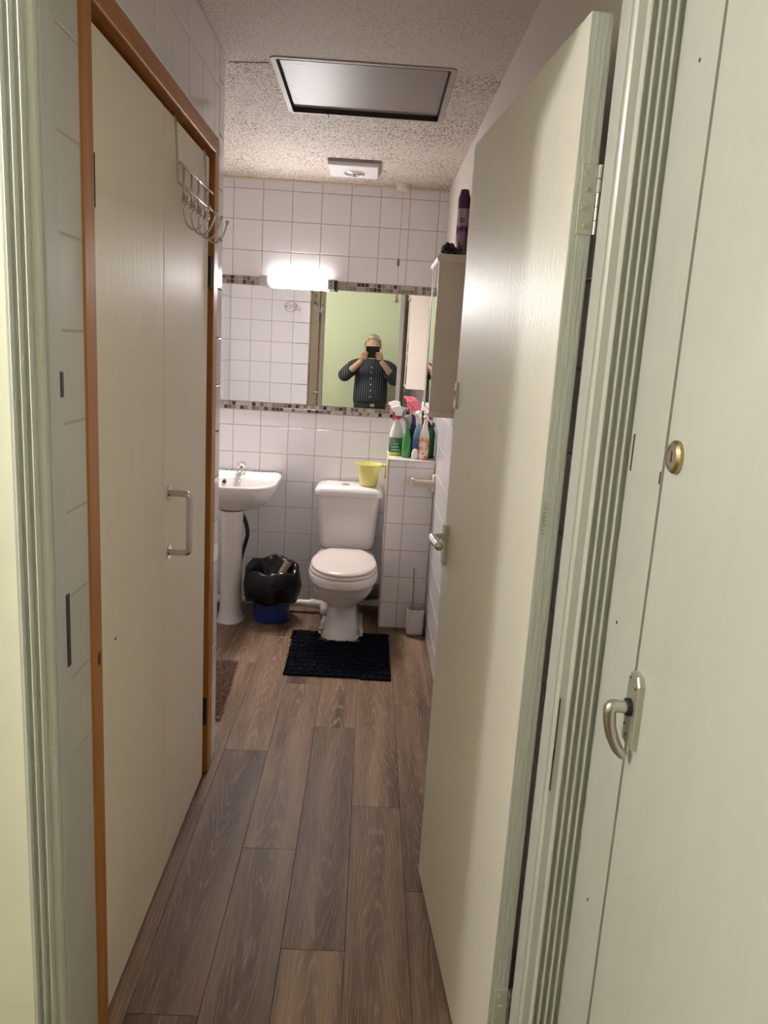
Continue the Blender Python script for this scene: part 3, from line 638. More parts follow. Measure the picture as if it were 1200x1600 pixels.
# ------------------------------------------------------------------ strip light over the mirror
ml = thing('mirror_light', (-0.42, YB, 1.82), 'lit strip light with shaver socket above the mirror', 'wall light')
bm = B(); box(bm, -0.640, -0.214, 4.345, YB - 0.004, 1.803, 1.845, 0.003); obj('body', bm, mat('light_body', (0.45, 0.43, 0.42), 0.35, metal=0.4), ml)
bm = B(); loft(bm, [[(-0.638, y, z) for y, z in ((4.345, 1.803), (4.352, 1.852), (4.39, 1.852), (4.39, 1.803))], [(-0.592, y, z) for y, z in ((4.318, 1.800), (4.325, 1.852), (4.39, 1.852), (4.39, 1.800))], [(-0.577, y, z) for y, z in ((4.318, 1.800), (4.325, 1.852), (4.39, 1.852), (4.39, 1.800))]]); obj('end_cap', bm, MATS['light_body'], ml)
bm = B(); box(bm, -0.266, -0.230, 4.318, 4.392, 1.800, 1.852, 0.002); ec = obj('end_cap', bm, mat('grey_cap', (0.33, 0.32, 0.31), 0.5), ml)
bm = B(); box(bm, -0.230, -0.214, 4.330, 4.392, 1.797, 1.850, 0.002); obj('socket_cover', bm, BLACKP, ml)
for z in (1.838, 1.818):
    bm = B(); cyl(bm, (-0.247, 4.3175, z), (-0.247, 4.3183, z), 0.004, 10); obj('socket_hole', bm, BLACKP, ec)
bm = B(); box(bm, -0.5765, -0.2665, 4.319, 4.386, 1.8485, 1.853, 0.001); obj('added_light_shield', bm, WHITEP, ml)  # shield added to hold back upward light; rear slot lets a glow onto the tiles
bm = B()
loft(bm, [[(x, y, z) for y, z in ((4.392, 1.848), (4.34, 1.848), (4.321, 1.847), (4.318, 1.842), (4.318, 1.812), (4.323, 1.803), (4.34, 1.799), (4.392, 1.799))] for x in (-0.5765, -0.2665)]); obj('diffuser', bm, mat('lit_diffuser', (0.9, 0.9, 0.9), 0.4, emis=BATH_LAMP), ml)

# ------------------------------------------------------------------ boxing right of the toilet
PX0, PYF, PZ = 0.112, 4.02, 0.935
bm = B(); box(bm, PX0 + 0.0016, XR - 0.001, PYF + 0.0016, YB - 0.001, 0, PZ - 0.0016)
pb = tag(obj('wall_boxing', bm, GROUT), 'low tiled pipe boxing with a ledge right of the toilet', 'wall', kind='structure')
zp = [0, 0.145, 0.292, 0.443, 0.592, 0.742, 0.897, PZ]
tile_grid(pb, 0, PYF, [PX0 + 0.006, 0.208, XR - 0.004], zp)
tile_grid(pb, HALF * -1, PX0, [PYF + 0.006, 4.17, 4.32, YB - 0.005], zp)
for x0, x1 in ((PX0 + 0.006, 0.208), (0.208, XR - 0.004)):
    for y0, y1 in ((PYF + 0.006, 4.17), (4.17, 4.32), (4.32, YB - 0.005)):
        o = tile(pb, ((x0 + x1) / 2, (y0 + y1) / 2, PZ), x1 - x0 - GAP, y1 - y0 - GAP, 0); o.rotation_euler = (-HALF, 0, 0)
bm = B(); box(bm, PX0 - 0.002, PX0 + 0.006, PYF - 0.002, PYF + 0.006, 0, PZ + 0.002, 0.002); obj('corner_bead', bm, mat('corner_bead', (0.62, 0.52, 0.42), 0.4), pb)
bm = B(); box(bm, PX0 - 0.002, XR - 0.001, PYF - 0.002, PYF + 0.006, PZ - 0.006, PZ + 0.001, 0.002); obj('ledge_bead', bm, MATS['corner_bead'], pb)

# ------------------------------------------------------------------ toilet
TX = -0.0895
def dshape(hw, yf, ym, yb, wbk, z, n=44, cx=TX, p=2.0):
    nf = n // 2; pts = []
    for i in range(nf + 1):                       # front half, right to left
        a = -PI * i / nf
        c, s_ = math.cos(a), math.sin(a)
        pts.append((cx + hw * math.copysign(abs(c) ** (2 / p), c), ym + (ym - yf) * math.copysign(abs(s_) ** (2 / p), s_), z))
    pm = math.acos(max(-1, min(1, wbk / hw))) if wbk < hw else 0.0
    Lb = (yb - ym) / math.sin(pm) if pm > 0.02 else 0
    m = n - nf - 1; h = m // 2
    back = []
    for i in range(1, h + 1):
        a = pm * i / h; back.append((-hw * math.cos(a), ym + (Lb * math.sin(a) if Lb else (yb - ym) * i / h)))
    for x, y in back: pts.append((cx + x, y, z))
    for x, y in back[::-1]: pts.append((cx - x, y, z))
    return pts
tt = thing('toilet', (TX, 4.0, 0), 'white close-coupled toilet with lid down against the back wall', 'toilet')
bm = B()
rings = [dshape(0.101, 3.765, 3.90, 4.24, 0.095, 0.0), dshape(0.101, 3.765, 3.90, 4.24, 0.095, 0.018), dshape(0.088, 3.785, 3.90, 4.23, 0.085, 0.035), dshape(0.081, 3.805, 3.90, 4.22, 0.078, 0.09), dshape(0.078, 3.815, 3.91, 4.22, 0.075, 0.15),
         dshape(0.084, 3.80, 3.91, 4.22, 0.075, 0.175), dshape(0.108, 3.755, 3.90, 4.22, 0.085, 0.20), dshape(0.132, 3.69, 3.87, 4.22, 0.10, 0.235), dshape(0.152, 3.635, 3.84, 4.22, 0.11, 0.275), dshape(0.164, 3.60, 3.82, 4.22, 0.12, 0.315), dshape(0.169, 3.585, 3.81, 4.23, 0.125, 0.333),
         dshape(0.174, 3.575, 3.81, 4.23, 0.13, 0.338), dshape(0.178, 3.568, 3.81, 4.23, 0.13, 0.350), dshape(0.178, 3.568, 3.81, 4.23, 0.13, 0.372), dshape(0.173, 3.574, 3.81, 4.23, 0.13, 0.384), dshape(0.165, 3.585, 3.81, 4.22, 0.125, 0.387)]
loft(bm, rings); obj('pan', bm, CERAMIC, tt, True, angle=0.9)
bm = B(); loft(bm, [dshape(0.168, 3.582, 3.81, 4.07, 0.09, 0.388), dshape(0.173, 3.575, 3.81, 4.075, 0.09, 0.391), dshape(0.173, 3.575, 3.81, 4.075, 0.09, 0.401), dshape(0.168, 3.58, 3.81, 4.07, 0.088, 0.405)]); obj('seat', bm, SEATP, tt, True, angle=0.9)
bm = B(); loft(bm, [dshape(0.160, 3.590, 3.815, 4.07, 0.085, 0.4065), dshape(0.168, 3.580, 3.815, 4.075, 0.085, 0.409), dshape(0.169, 3.579, 3.815, 4.075, 0.085, 0.416), dshape(0.163, 3.586, 3.815, 4.07, 0.083, 0.4225), dshape(0.150, 3.60, 3.815, 4.06, 0.08, 0.4255), dshape(0.10, 3.68, 3.82, 3.98, 0.05, 0.4275)]); obj('lid', bm, SEATP, tt, True, angle=0.9)
bm = B()
CX = -0.0905
rr_ = lambda z, hw, y0, r: rrect(CX, (y0 + 4.375) / 2, hw, (4.375 - y0) / 2, r, z, 6)
loft(bm, [rr_(0.387, 0.120, 4.20, 0.03), rr_(0.392, 0.140, 4.185, 0.035), rr_(0.405, 0.150, 4.178, 0.035), rr_(0.43, 0.155, 4.176, 0.035), rr_(0.56, 0.166, 4.172, 0.035), rr_(0.69, 0.176, 4.168, 0.035)]); obj('cistern', bm, CERAMIC, tt, True, angle=0.9)
bm = B(); loft(bm, [rr_(0.692, 0.183, 4.160, 0.038), rr_(0.696, 0.188, 4.155, 0.04), rr_(0.716, 0.189, 4.154, 0.04), rr_(0.732, 0.183, 4.160, 0.04), rr_(0.741, 0.170, 4.173, 0.04), rr_(0.745, 0.150, 4.193, 0.035)]); obj('cistern_lid', bm, CERAMIC, tt, True, angle=0.9)
bm = B(); lathe(bm, [(0.024, 0.744), (0.024, 0.749), (0.020, 0.7505), (0.0195, 0.749)], (-0.112, 4.255, 0), 24); bt = obj('flush_button', bm, CHROME, tt, True, angle=0.7)
bm = B(); box(bm, -0.113, -0.1115, 4.237, 4.273, 0.7485, 0.7496); obj('button_split', bm, BLACKP, bt)
bm = B()
for i in range(100):
    a = i / 100
    r0 = dshape(0.105, 3.762, 3.90, 4.2, 0.10, 0.0, 44); k = int(a * len(r0)); x, y, _ = r0[k]
    ball(bm, (x + random.uniform(-0.004, 0.004), y + random.uniform(-0.004, 0.004), 0.006), random.uniform(0.007, 0.010), 8)
obj('sealant_bead', bm, SEAL, tt, True)
for sx, yy in ((-1, 3.87), (1, 3.86)):
    bm = B()
    for i in range(14): ball(bm, (TX + sx * (0.104 + random.uniform(0, 0.007)), yy + random.uniform(-0.03, 0.03), 0.01 + random.uniform(0, 0.03)), random.uniform(0.006, 0.011), 8)
    obj('sealant_bead', bm, SEAL, tt, True)
for sx in (-0.06, 0.06):
    bm = B(); cyl(bm, (TX + sx - 0.018, 4.062, 0.398), (TX + sx + 0.018, 4.062, 0.398), 0.012, 14); obj('seat_hinge', bm, SEATP, tt, True, angle=0.6)
# waste pipes
wp = thing('waste_pipe', (-0.4, 4.2, 0.05), 'white plastic waste pipe running along the floor into the toilet', 'pipe')
bm = B(); cyl(bm, (-0.90, 4.2, 0.055), (-0.262, 4.2, 0.055), 0.0205, 18); obj('straight_pipe', bm, WHITEP, wp, True, angle=0.6)
bm = B(); lathe(bm, [(0.0205, -0.013), (0.0265, -0.012), (0.0265, -0.004), (0.024, 0), (0.0265, 0.004), (0.0265, 0.012), (0.0205, 0.013)], n=18)
bmesh.ops.rotate(bm, verts=bm.verts, cent=(0, 0, 0), matrix=Matrix.Rotation(HALF, 3, 'Y')); bmesh.ops.translate(bm, verts=bm.verts, vec=(-0.268, 4.2, 0.055)); obj('collar', bm, WHITEP, wp, True, angle=0.6)
bm = B(); tube(bm, [(-0.262, 4.2, 0.055), (-0.23, 4.2, 0.055), (-0.205, 4.195, 0.050), (-0.197, 4.17, 0.042), (-0.195, 4.14, 0.038), (-0.194, 4.115, 0.036)], 0.0225, 16, 2); obj('elbow', bm, mat('pipe_cream', (0.66, 0.60, 0.54), 0.45, noise_amt=0.2, noise_scale=60), wp, True)
sp_ = thing('soil_pipe', (0.04, 4.3, 0.08), 'dark grey soil pipe in shadow behind the toilet, right side', 'pipe')
bm = B(); cyl(bm, (-0.04, 4.29, 0.115), (PX0 - 0.003, 4.29, 0.115), 0.045, 20); obj('straight_pipe', bm, mat('grey_pipe', (0.22, 0.21, 0.20), 0.5), sp_, True, angle=0.6)
bm = B(); cyl(bm, (0.03, 4.29, 0.115), (0.06, 4.29, 0.115), 0.052, 20); obj('collar', bm, MATS['grey_pipe'], sp_, True, angle=0.6)

# ------------------------------------------------------------------ mats and rugs
def fuzz(bm, f, n, r0=0.0025, h=0.008, lean=0.6):
    for _ in range(n):
        p = f()
        if p is None: continue
        x, y, z = p; a = random.uniform(0, 2 * PI); hh = h * random.uniform(0.6, 1.25); l = lean * hh
        tip = (x + l * math.cos(a), y + l * math.sin(a), z + hh)
        vs = [bm.verts.new((x + r0 * math.cos(a + k * 2 * PI / 3), y + r0 * math.sin(a + k * 2 * PI / 3), z)) for k in range(3)]
        t = bm.verts.new(tip)
        for k in range(3): bm.faces.new((vs[k], vs[(k + 1) % 3], t))
def in_mat(x, y):
    xl = -0.336 - (3.60 - y) * -0.02; xr = 0.166
    yb = 3.885 + 0.004 * math.sin(x * 60)
    if not (xl < x < xr and 3.325 - 0.012 * (x + 0.33) < y < yb): return False
    return not (TX - 0.106 < x < TX + 0.104 and y > 3.758 + 0.003 * math.sin(x * 90))
mt = thing('toilet_mat', (TX, 3.55, 0), 'dark navy U-shaped pedestal mat in front of the toilet', 'bath mat')
bm = B(); g = 0.012
nx, ny = 46, 50; grid = {}
for i in range(nx + 1):
    for j in range(ny + 1):
        x, y = -0.345 + i * 0.512 / nx, 3.315 + j * 0.575 / ny
        grid[i, j] = (x, y)
cell = [(i, j) for i in range(nx) for j in range(ny) if in_mat(*[sum(grid[i + a, j + b][k] for a in (0, 1) for b in (0, 1)) / 4 for k in (0, 1)])]
vv = {}
def gv(i, j):
    if (i, j) not in vv:
        x, y = grid[i, j]; vv[i, j] = bm.verts.new((x, y, 0.010 + 0.0022 * noise.noise((x * 40, y * 40, 0)) + 0.0016 * math.sin(y * 420)))
    return vv[i, j]
for i, j in cell: bm.faces.new((gv(i, j), gv(i + 1, j), gv(i + 1, j + 1), gv(i, j + 1)))
be = [e for e in bm.edges if len(e.link_faces) == 1]
ext = bmesh.ops.extrude_edge_only(bm, edges=be)
for v in [e for e in ext['geom'] if isinstance(e, bmesh.types.BMVert)]: v.co.z = 0.0006
NAVY = mat('navy_chenille', (0.006, 0.007, 0.013), 0.95, bump=0.6, bump_scale=180, spec=0.1)
obj('backing', bm, NAVY, mt)
bm = B()
def pmat():
    x, y = random.uniform(-0.345, 0.17), random.uniform(3.31, 3.89)
    return (x, y, 0.009) if in_mat(x, y) else None
fuzz(bm, pmat, 9000, 0.0028, 0.0075, 0.7); o = obj('pile', bm, NAVY, mt); o['kind'] = 'stuff'
rg = thing('shaggy_rug', (-0.78, 3.15, 0), 'brown shaggy rug half hidden behind the left wall corner', 'rug')
def in_rug(x, y):
    return -1.02 < x < -0.562 + (3.437 - y) * 0.055 and 2.86 < y < 3.437
BROWN = mat('brown_shag', (0.20, 0.105, 0.065), 0.9, sheen=0.3, noise_amt=0.4, noise_scale=60)
bm = B(); loft(bm, [[(-1.02, 2.86, 0.0006), (-0.532, 2.86, 0.0006), (-0.564, 3.437, 0.0006), (-1.02, 3.437, 0.0006)], [(-1.02, 2.86, 0.008), (-0.532, 2.86, 0.008), (-0.564, 3.437, 0.008), (-1.02, 3.437, 0.008)]]); obj('backing', bm, BROWN, rg)
bm = B()
def prug():
    x, y = random.uniform(-1.02, -0.53), random.uniform(2.86, 3.437)
    return (x, y, 0.006) if in_rug(x, y) else None
fuzz(bm, prug, 9000, 0.003, 0.017, 1.0); o = obj('pile', bm, BROWN, rg); o['kind'] = 'stuff'

# ------------------------------------------------------------------ wash basin
SX = -0.705
bs = thing('wash_basin', (SX, 4.15, 0), 'white pedestal wash basin with chrome tap behind the left wall corner', 'wash basin')
def bas(hw, yf, z, yb=4.392, p=2.9, n=44, ym=None, cx=SX):
    ym = (yf + yb) / 2 if ym is None else ym; pts = []
    for i in range(n):
        a = 2 * PI * i / n; c, s_ = math.cos(a), math.sin(a); pp = p if s_ < 0 else 7.0
        pts.append((cx + hw * math.copysign(abs(c) ** (2 / pp), c), ym + ((ym - yf) if s_ < 0 else (yb - ym)) * math.copysign(abs(s_) ** (2 / pp), s_), z))
    return pts
ell = lambda hw, y0, y1, z: [(SX + hw * math.cos(2 * PI * i / 44), (y0 + y1) / 2 + (y1 - y0) / 2 * math.sin(2 * PI * i / 44), z) for i in range(44)]
bm = B()
loft(bm, [ell(0.09, 4.0, 4.2, 0.612), ell(0.14, 3.95, 4.25, 0.630), bas(0.185, 3.925, 0.658, 4.36), bas(0.212, 3.885, 0.685, 4.385), bas(0.226, 3.862, 0.72), bas(0.231, 3.853, 0.757), bas(0.229, 3.857, 0.766), bas(0.222, 3.868, 0.770), bas(0.215, 3.885, 0.768),
          ell(0.195, 3.90, 4.24, 0.762), ell(0.186, 3.912, 4.228, 0.750), ell(0.165, 3.935, 4.21, 0.705), ell(0.12, 3.98, 4.18, 0.665), ell(0.04, 4.05, 4.13, 0.655)])
obj('bowl', bm, CERAMIC, bs, True, angle=1.0)
bm = B()
loft(bm, [[(SX - 0.002 + hx * math.copysign(abs(math.cos(2 * PI * i / 28)) ** 0.8, math.cos(2 * PI * i / 28)), 4.05 + hy * math.sin(2 * PI * i / 28), z) for i in range(28)] for hx, hy, z in ((0.078, 0.112, 0), (0.070, 0.104, 0.012), (0.058, 0.088, 0.06), (0.055, 0.084, 0.3), (0.057, 0.086, 0.55), (0.062, 0.09, 0.615))]); obj('pedestal', bm, CERAMIC, bs, True, angle=0.9)
tp = B(); tx, ty = SX + 0.003, 4.295
lathe(tp, [(0.023, 0.766), (0.023, 0.772), (0.017, 0.778), (0.016, 0.80)], (tx, ty, 0), 18); tube(tp, [(tx, ty, 0.79), (tx, ty - 0.03, 0.797), (tx, ty - 0.075, 0.788), (tx, ty - 0.085, 0.772)], 0.013, 12, 2); tap = obj('tap', tp, CHROME, bs, True, angle=0.7)
bm = B(); n_ = 24
loft(bm, [[(tx + r * (1 + 0.10 * (k % 4 < 2)) * math.cos(2 * PI * k / n_), ty + r * (1 + 0.10 * (k % 4 < 2)) * math.sin(2 * PI * k / n_), z) for k in range(n_)] for r, z in ((0.010, 0.80), (0.017, 0.803), (0.020, 0.815), (0.021, 0.830), (0.016, 0.836))]); obj('tap_head', bm, CHROME, tap)
bm = B(); cyl(bm, (-0.782, 4.224, 0.738), (-0.782, 4.200, 0.732), 0.011, 16); obj('overflow_hole', bm, BLACKP, bs)
bm = B(); lathe(bm, [(0.008, 0.735), (0.008, 0.745), (0.004, 0.750)], (-0.70, 4.216, 0), 12); obj('chain_stay', bm, CHROME, bs, True, angle=0.6)
bm = B()
for i in range(70): ball(bm, (SX - 0.22 + i * 0.0064, 4.389 + random.uniform(-0.002, 0.001), 0.7725), random.choice((0.0015, 0.002, 0.003)), 6)
obj('mould_spots', bm, mat('mould', (0.10, 0.085, 0.075), 0.9), bs)
hs = thing('hose', (-0.655, 4.28, 0), 'black hose standing behind the basin pedestal', 'hose')
bm = B(); tube(bm, [(-0.70, 4.30, 0.006), (-0.705, 4.30, 0.12), (-0.70, 4.30, 0.26), (-0.674, 4.30, 0.36), (-0.658, 4.30, 0.42), (-0.672, 4.30, 0.49), (-0.70, 4.30, 0.55)], 0.012, 12, 2); obj('tube', bm, BLACKP, hs, True)

# ------------------------------------------------------------------ bin with bag
BX, BY = -0.484, 4.068
bn = thing('waste_bin', (BX, BY, 0), 'round blue plastic bucket used as a bin beside the pedestal', 'bin')
bm = B(); lathe(bm, [(0.088, 0.0), (0.094, 0.004), (0.108, 0.15), (0.117, 0.235), (0.121, 0.237), (0.121, 0.246), (0.116, 0.246), (0.106, 0.15), (0.092, 0.008)], (BX, BY, 0), 40); obj('bucket', bm, mat('blue_plastic', (0.012, 0.035, 0.16), 0.35), bn, True, angle=0.8)
BAG = mat('black_bag_film', (0.004, 0.004, 0.005), 0.26, bump=1.0, bump_scale=42, spec=0.4)
bg = thing('bin_bag', (BX, BY, 0.1), 'crumpled black plastic bag folded over the rim of the blue bin', 'bin bag')
bm = B(); n_ = 72
prof = [(0.128, 0.130, 1.0), (0.150, 0.125, 1.0), (0.153, 0.145, 1), (0.156, 0.20, 1), (0.154, 0.25, 1), (0.146, 0.292, 1), (0.134, 0.304, 1), (0.118, 0.300, 1), (0.104, 0.27, 1.0), (0.084, 0.19, 0.8), (0.05, 0.14, 1.0), (0.01, 0.135, 1)]
rings = []
for k, (r, z, am) in enumerate(prof):
    ring = []
    for i in range(n_):
        a = 2 * PI * i / n_; p3 = (math.cos(a) * 2.2, math.sin(a) * 2.2, z * 14)
        d = 0.010 * am * noise.noise(p3) + 0.005 * am * noise.noise((p3[0] * 3, p3[1] * 3, p3[2] * 2))
        zz = z + (0.012 * noise.noise((p3[0] * 0.8, p3[1] * 0.8, 3.0)) + 0.006 * math.sin(a * 5) + (0.022 * max(0, math.sin(a)) if z > 0.2 else 0.0) - (0.012 if math.sin(a) < -0.3 and z > 0.28 else 0)) * (1 if 0.12 < z else 0.6)
        ring.append((BX + (r + d) * math.cos(a) * 0.99, BY + (r + d) * math.sin(a), zz))
    rings.append(ring)
loft(bm, rings, False, True); obj('film', bm, BAG, bg, True)
rt = thing('cardboard_tube', (BX + 0.07, BY, 0.28), 'brown cardboard toilet roll tube sticking out of the black bag', 'cardboard tube')
a_, b_ = Vector((BX + 0.030, BY - 0.02, 0.225)), Vector((BX + 0.085, BY + 0.012, 0.330)); d_ = (b_ - a_).normalized(); u_ = d_.orthogonal().normalized(); v_ = d_.cross(u_)
bm = B(); loft(bm, [[p + (u_ * math.cos(2 * PI * i / 20) + v_ * math.sin(2 * PI * i / 20)) * r for i in range(20)] for p, r in ((a_, 0.019), (b_, 0.020), (b_, 0.0185), (a_, 0.0178))], False, False); obj('tube', bm, mat('cardboard', (0.36, 0.25, 0.18), 0.85), rt, True, angle=0.6)
cr_ = thing('tissue', (BX + 0.02, BY - 0.05, 0.25), 'small scrap of white tissue in the black bin bag', 'tissue')
bm = B(); ball(bm, (BX + 0.016, BY - 0.075, 0.268), 0.016, 12, sz=0.8)
for v in bm.verts: v.co += Vector((noise.noise(v.co * 120), noise.noise(v.co * 130), noise.noise(v.co * 110))) * 0.005
obj('paper', bm, WHITEP, cr_)

# ------------------------------------------------------------------ yellow jug
JX, JY, JZ = 0.016, 4.265, 0.746
jg = thing('jug', (JX, JY, JZ), 'yellow plastic jug with a handle on the toilet cistern', 'jug')
YEL = mat('yellow_plastic', (0.74, 0.69, 0.22), 0.3, trans=0.0)
bm = B(); n_ = 40; rings = []
for r, z in ((0.046, 0.001), (0.049, 0.004), (0.057, 0.06), (0.0655, 0.118), (0.070, 0.120), (0.071, 0.125), (0.067, 0.126), (0.063, 0.118), (0.054, 0.06), (0.046, 0.006)):
    ring = []
    for i in range(n_):
        a = 2 * PI * i / n_; q = max(0, math.cos(a - PI)) ** 20; k = (z / 0.126) ** 16
        ring.append((JX + (r + 0.014 * q * k) * math.cos(a), JY + r * math.sin(a), JZ + z + 0.001 * q * k))
    rings.append(ring)
loft(bm, rings); obj('body', bm, YEL, jg, True, angle=0.9)
bm = B(); tube(bm, [(JX + 0.064, JY, JZ + 0.119), (JX + 0.088, JY, JZ + 0.119), (JX + 0.097, JY, JZ + 0.117), (JX + 0.098, JY, JZ + 0.10), (JX + 0.094, JY, JZ + 0.045)], 0.007, 10, 2, flat=1.4); obj('handle', bm, YEL, jg, True)
bm = B(); tube(bm, [(JX + 0.060 * math.sin(a * 0.1 - 0.8), JY - 0.0605 * math.cos(a * 0.1 - 0.8), JZ + 0.078 + 0.006 * math.cos(a * 0.22)) for a in range(17)], 0.0012, 6); obj('level_mark', bm, YEL, jg, True)

# ------------------------------------------------------------------ toilet brush, roll holder
br = thing('toilet_brush', (0.303, 3.93, 0), 'white toilet brush holder with steel handle on floor by boxing', 'toilet brush')
bm = B(); rrb = lambda h, r, z: rrect(0.306, 3.93, h, h * 0.92, r, z, 5)
loft(bm, [rrb(0.043, 0.016, 0.018), rrb(0.045, 0.018, 0.03), rrb(0.046, 0.018, 0.148), rrb(0.045, 0.017, 0.152), rrb(0.042, 0.015, 0.152), rrb(0.041, 0.015, 0.03)]); obj('holder', bm, mat('brush_white', (0.62, 0.58, 0.56), 0.3), br, True, angle=0.8)
bm = B(); loft(bm, [rrb(0.041, 0.015, 0.0), rrb(0.043, 0.016, 0.003), rrb(0.043, 0.016, 0.018)]); obj('base', bm, mat('brush_base', (0.17, 0.13, 0.11), 0.5), br, True, angle=0.8)
bm = B(); cyl(bm, (0.294, 3.93, 0.10), (0.2855, 3.93, 0.372), 0.0065, 14); obj('handle', bm, STEEL, br, True, angle=0.6)
bm = B(); ball(bm, (0.297, 3.93, 0.085), 0.03, 14, sz=1.4); obj('brush_head', bm, mat('bristle_white', (0.6, 0.58, 0.55), 0.9), br, True)
rh = thing('toilet_roll_holder', (XR, 3.99, 0.83), 'empty cream plastic toilet roll holder on the right wall', 'toilet roll holder')
bm = B(); loft(bm, [[(XR - d, y, z) for y, z, _ in rrect(3.985, 0.828, 0.030 * k, 0.045 * k, 0.012 * k, 0)] for d, k in ((0.0, 1), (0.012, 1), (0.017, 0.85))]); obj('mount', bm, CREAMP, rh, True, angle=0.7)
for y in (3.955, 4.015):
    bm = B(); box(bm, XR - 0.125, XR - 0.01, y - 0.005, y + 0.005, 0.832, 0.846, 0.003); obj('arm', bm, CREAMP, rh)
bm = B(); box(bm, XR - 0.128, XR - 0.112, 3.950, 4.020, 0.806, 0.850, 0.004); obj('end_bar', bm, CREAMP, rh)
bm = B(); box(bm, XR - 0.118, XR - 0.012, 3.951, 3.957, 0.808, 0.834, 0.002); obj('front_flap', bm, mat('cream_flap', (0.50, 0.42, 0.35), 0.4), rh)

# ------------------------------------------------------------------ bottles on the ledge
LZ0 = PZ + 0.0012
def body(name, parent, x, y, prof, m, n=28, flat=0.8, p=2.4):
    bm = B()
    def sup(r, z, k):
        out = []
        for i in range(n):
            a = 2 * PI * i / n; c, s_ = math.cos(a), math.sin(a)
            pp = p if k else 2.0; fl = flat if k else 1.0
            out.append((x + r * math.copysign(abs(c) ** (2 / pp), c), y + r * fl * math.copysign(abs(s_) ** (2 / pp), s_), LZ0 + z))
        return out
    loft(bm, [sup(r, z, k) for r, z, k in prof]); return obj(name, bm, m, parent, True, angle=0.9)
def trigger_head(parent, x, y, z, d, m_head, m_trig, m_collar, s=1.0, tilt=0.0):
    """d = unit (dx, dy) the nozzle points to"""
    dx, dy = d; nx_, ny_ = -dy, dx
    P = lambda f, h, sd=0: (x + (f * dx + sd * nx_) * s, y + (f * dy + sd * ny_) * s, LZ0 + z + (h + f * tilt) * s)
    bm = B(); cyl(bm, P(0, 0), P(0, 0.020), 0.0135 * s, 18); obj('collar', bm, m_collar, parent, True, angle=0.6)
    side = [(-0.016, 0.018), (0.012, 0.018), (0.018, 0.034), (0.040, 0.046), (0.046, 0.052), (0.044, 0.062), (0.020, 0.072), (-0.004, 0.074), (-0.022, 0.066), (-0.026, 0.045)]
    bm = B(); loft(bm, [[P(f * 0.94, 0.046 + (h - 0.046) * 0.94, -0.011) for f, h in side], [P(f, h, -0.008) for f, h in side], [P(f, h, 0.008) for f, h in side], [P(f * 0.94, 0.046 + (h - 0.046) * 0.94, 0.011) for f, h in side]]); obj('spray_head', bm, m_head, parent, True, angle=0.5)
    bm = B(); tube(bm, [P(0.024, 0.044), P(0.027, 0.030), P(0.023, 0.012), P(0.026, -0.006)], 0.0055 * s, 8, 2); obj('trigger', bm, m_trig, parent, True)
    bm = B(); cyl(bm, P(0.044, 0.057), P(0.052, 0.057 ), 0.007 * s, 12); obj('nozzle', bm, m_trig, parent, True, angle=0.6)
RED = mat('red_plastic', (0.55, 0.02, 0.04), 0.35); GREEN = mat('green_plastic', (0.045, 0.25, 0.05), 0.25); DGREEN = mat('dark_green_plastic', (0.012, 0.10, 0.025), 0.3); GREY = mat('grey_plastic', (0.20, 0.20, 0.19), 0.35)
NAVYP = mat('navy_plastic', (0.008, 0.012, 0.035), 0.25); BLUE = mat('blue_bottle', (0.10, 0.22, 0.52), 0.25); PINK = mat('pink_plastic', (0.72, 0.13, 0.20), 0.35); LGREEN = mat('label_green', (0.03, 0.17, 0.06), 0.4); LYEL = mat('base_yellow', (0.55, 0.56, 0.02), 0.35)
MILK = mat('milky_plastic', (0.66, 0.62, 0.57), 0.35)
b = thing('spray_bottle', (0.153, 4.20, LZ0), 'milky spray bottle with green label and red collar on the ledge', 'spray bottle', 'cleaning bottles on the ledge')
body('bottle', b, 0.153, 4.20, [(0.033, 0, 1), (0.037, 0.004, 1), (0.037, 0.10, 1), (0.036, 0.115, 1), (0.028, 0.15, 1), (0.017, 0.178, 1), (0.013, 0.19, 0), (0.013, 0.20, 0)], MILK)
body('base_band', b, 0.153, 4.20, [(0.0372, 0.003, 1), (0.0376, 0.005, 1), (0.0376, 0.016, 1), (0.0372, 0.017, 1)], LYEL)
lb = body('label', b, 0.153, 4.20, [(0.0373, 0.018, 1), (0.0379, 0.0185, 1), (0.0379, 0.098, 1), (0.0373, 0.0985, 1)], LGREEN)
bm = B(); cyl(bm, (0.140, 4.1693, LZ0 + 0.082), (0.140, 4.1688, LZ0 + 0.082), 0.008, 14); obj('emblem', bm, PINK, lb)
bm = B()
for r_, (zz, c_) in enumerate(((0.046, 6), (0.030, 7))):
    for i in range(c_): box(bm, 0.128 + i * 0.0072, 0.1325 + i * 0.0072, 4.1690, 4.1696, LZ0 + zz, LZ0 + zz + (0.006 if i % 2 else 0.0045))
obj('lettering', bm, WHITEP, lb)
bm = B(); box(bm, 0.127, 0.165, 4.1690, 4.1696, LZ0 + 0.060, LZ0 + 0.070, 0.0002, 1); obj('label_panel', bm, mat('label_pale', (0.20, 0.34, 0.22), 0.4), lb)
trigger_head(b, 0.156, 4.20, 0.197, (-0.96, -0.28), WHITEP, RED, RED, 1.0)
b = thing('spray_bottle', (0.209, 4.135, LZ0), 'slim bright green spray bottle with grey head on the ledge', 'spray bottle', 'cleaning bottles on the ledge')
body('bottle', b, 0.209, 4.135, [(0.022, 0, 1), (0.025, 0.004, 1), (0.025, 0.085, 1), (0.023, 0.10, 1), (0.016, 0.125, 1), (0.012, 0.14, 0), (0.011, 0.165, 0)], GREEN)
trigger_head(b, 0.211, 4.135, 0.160, (-0.45, -0.89), GREY, GREY, GREY, 0.95)
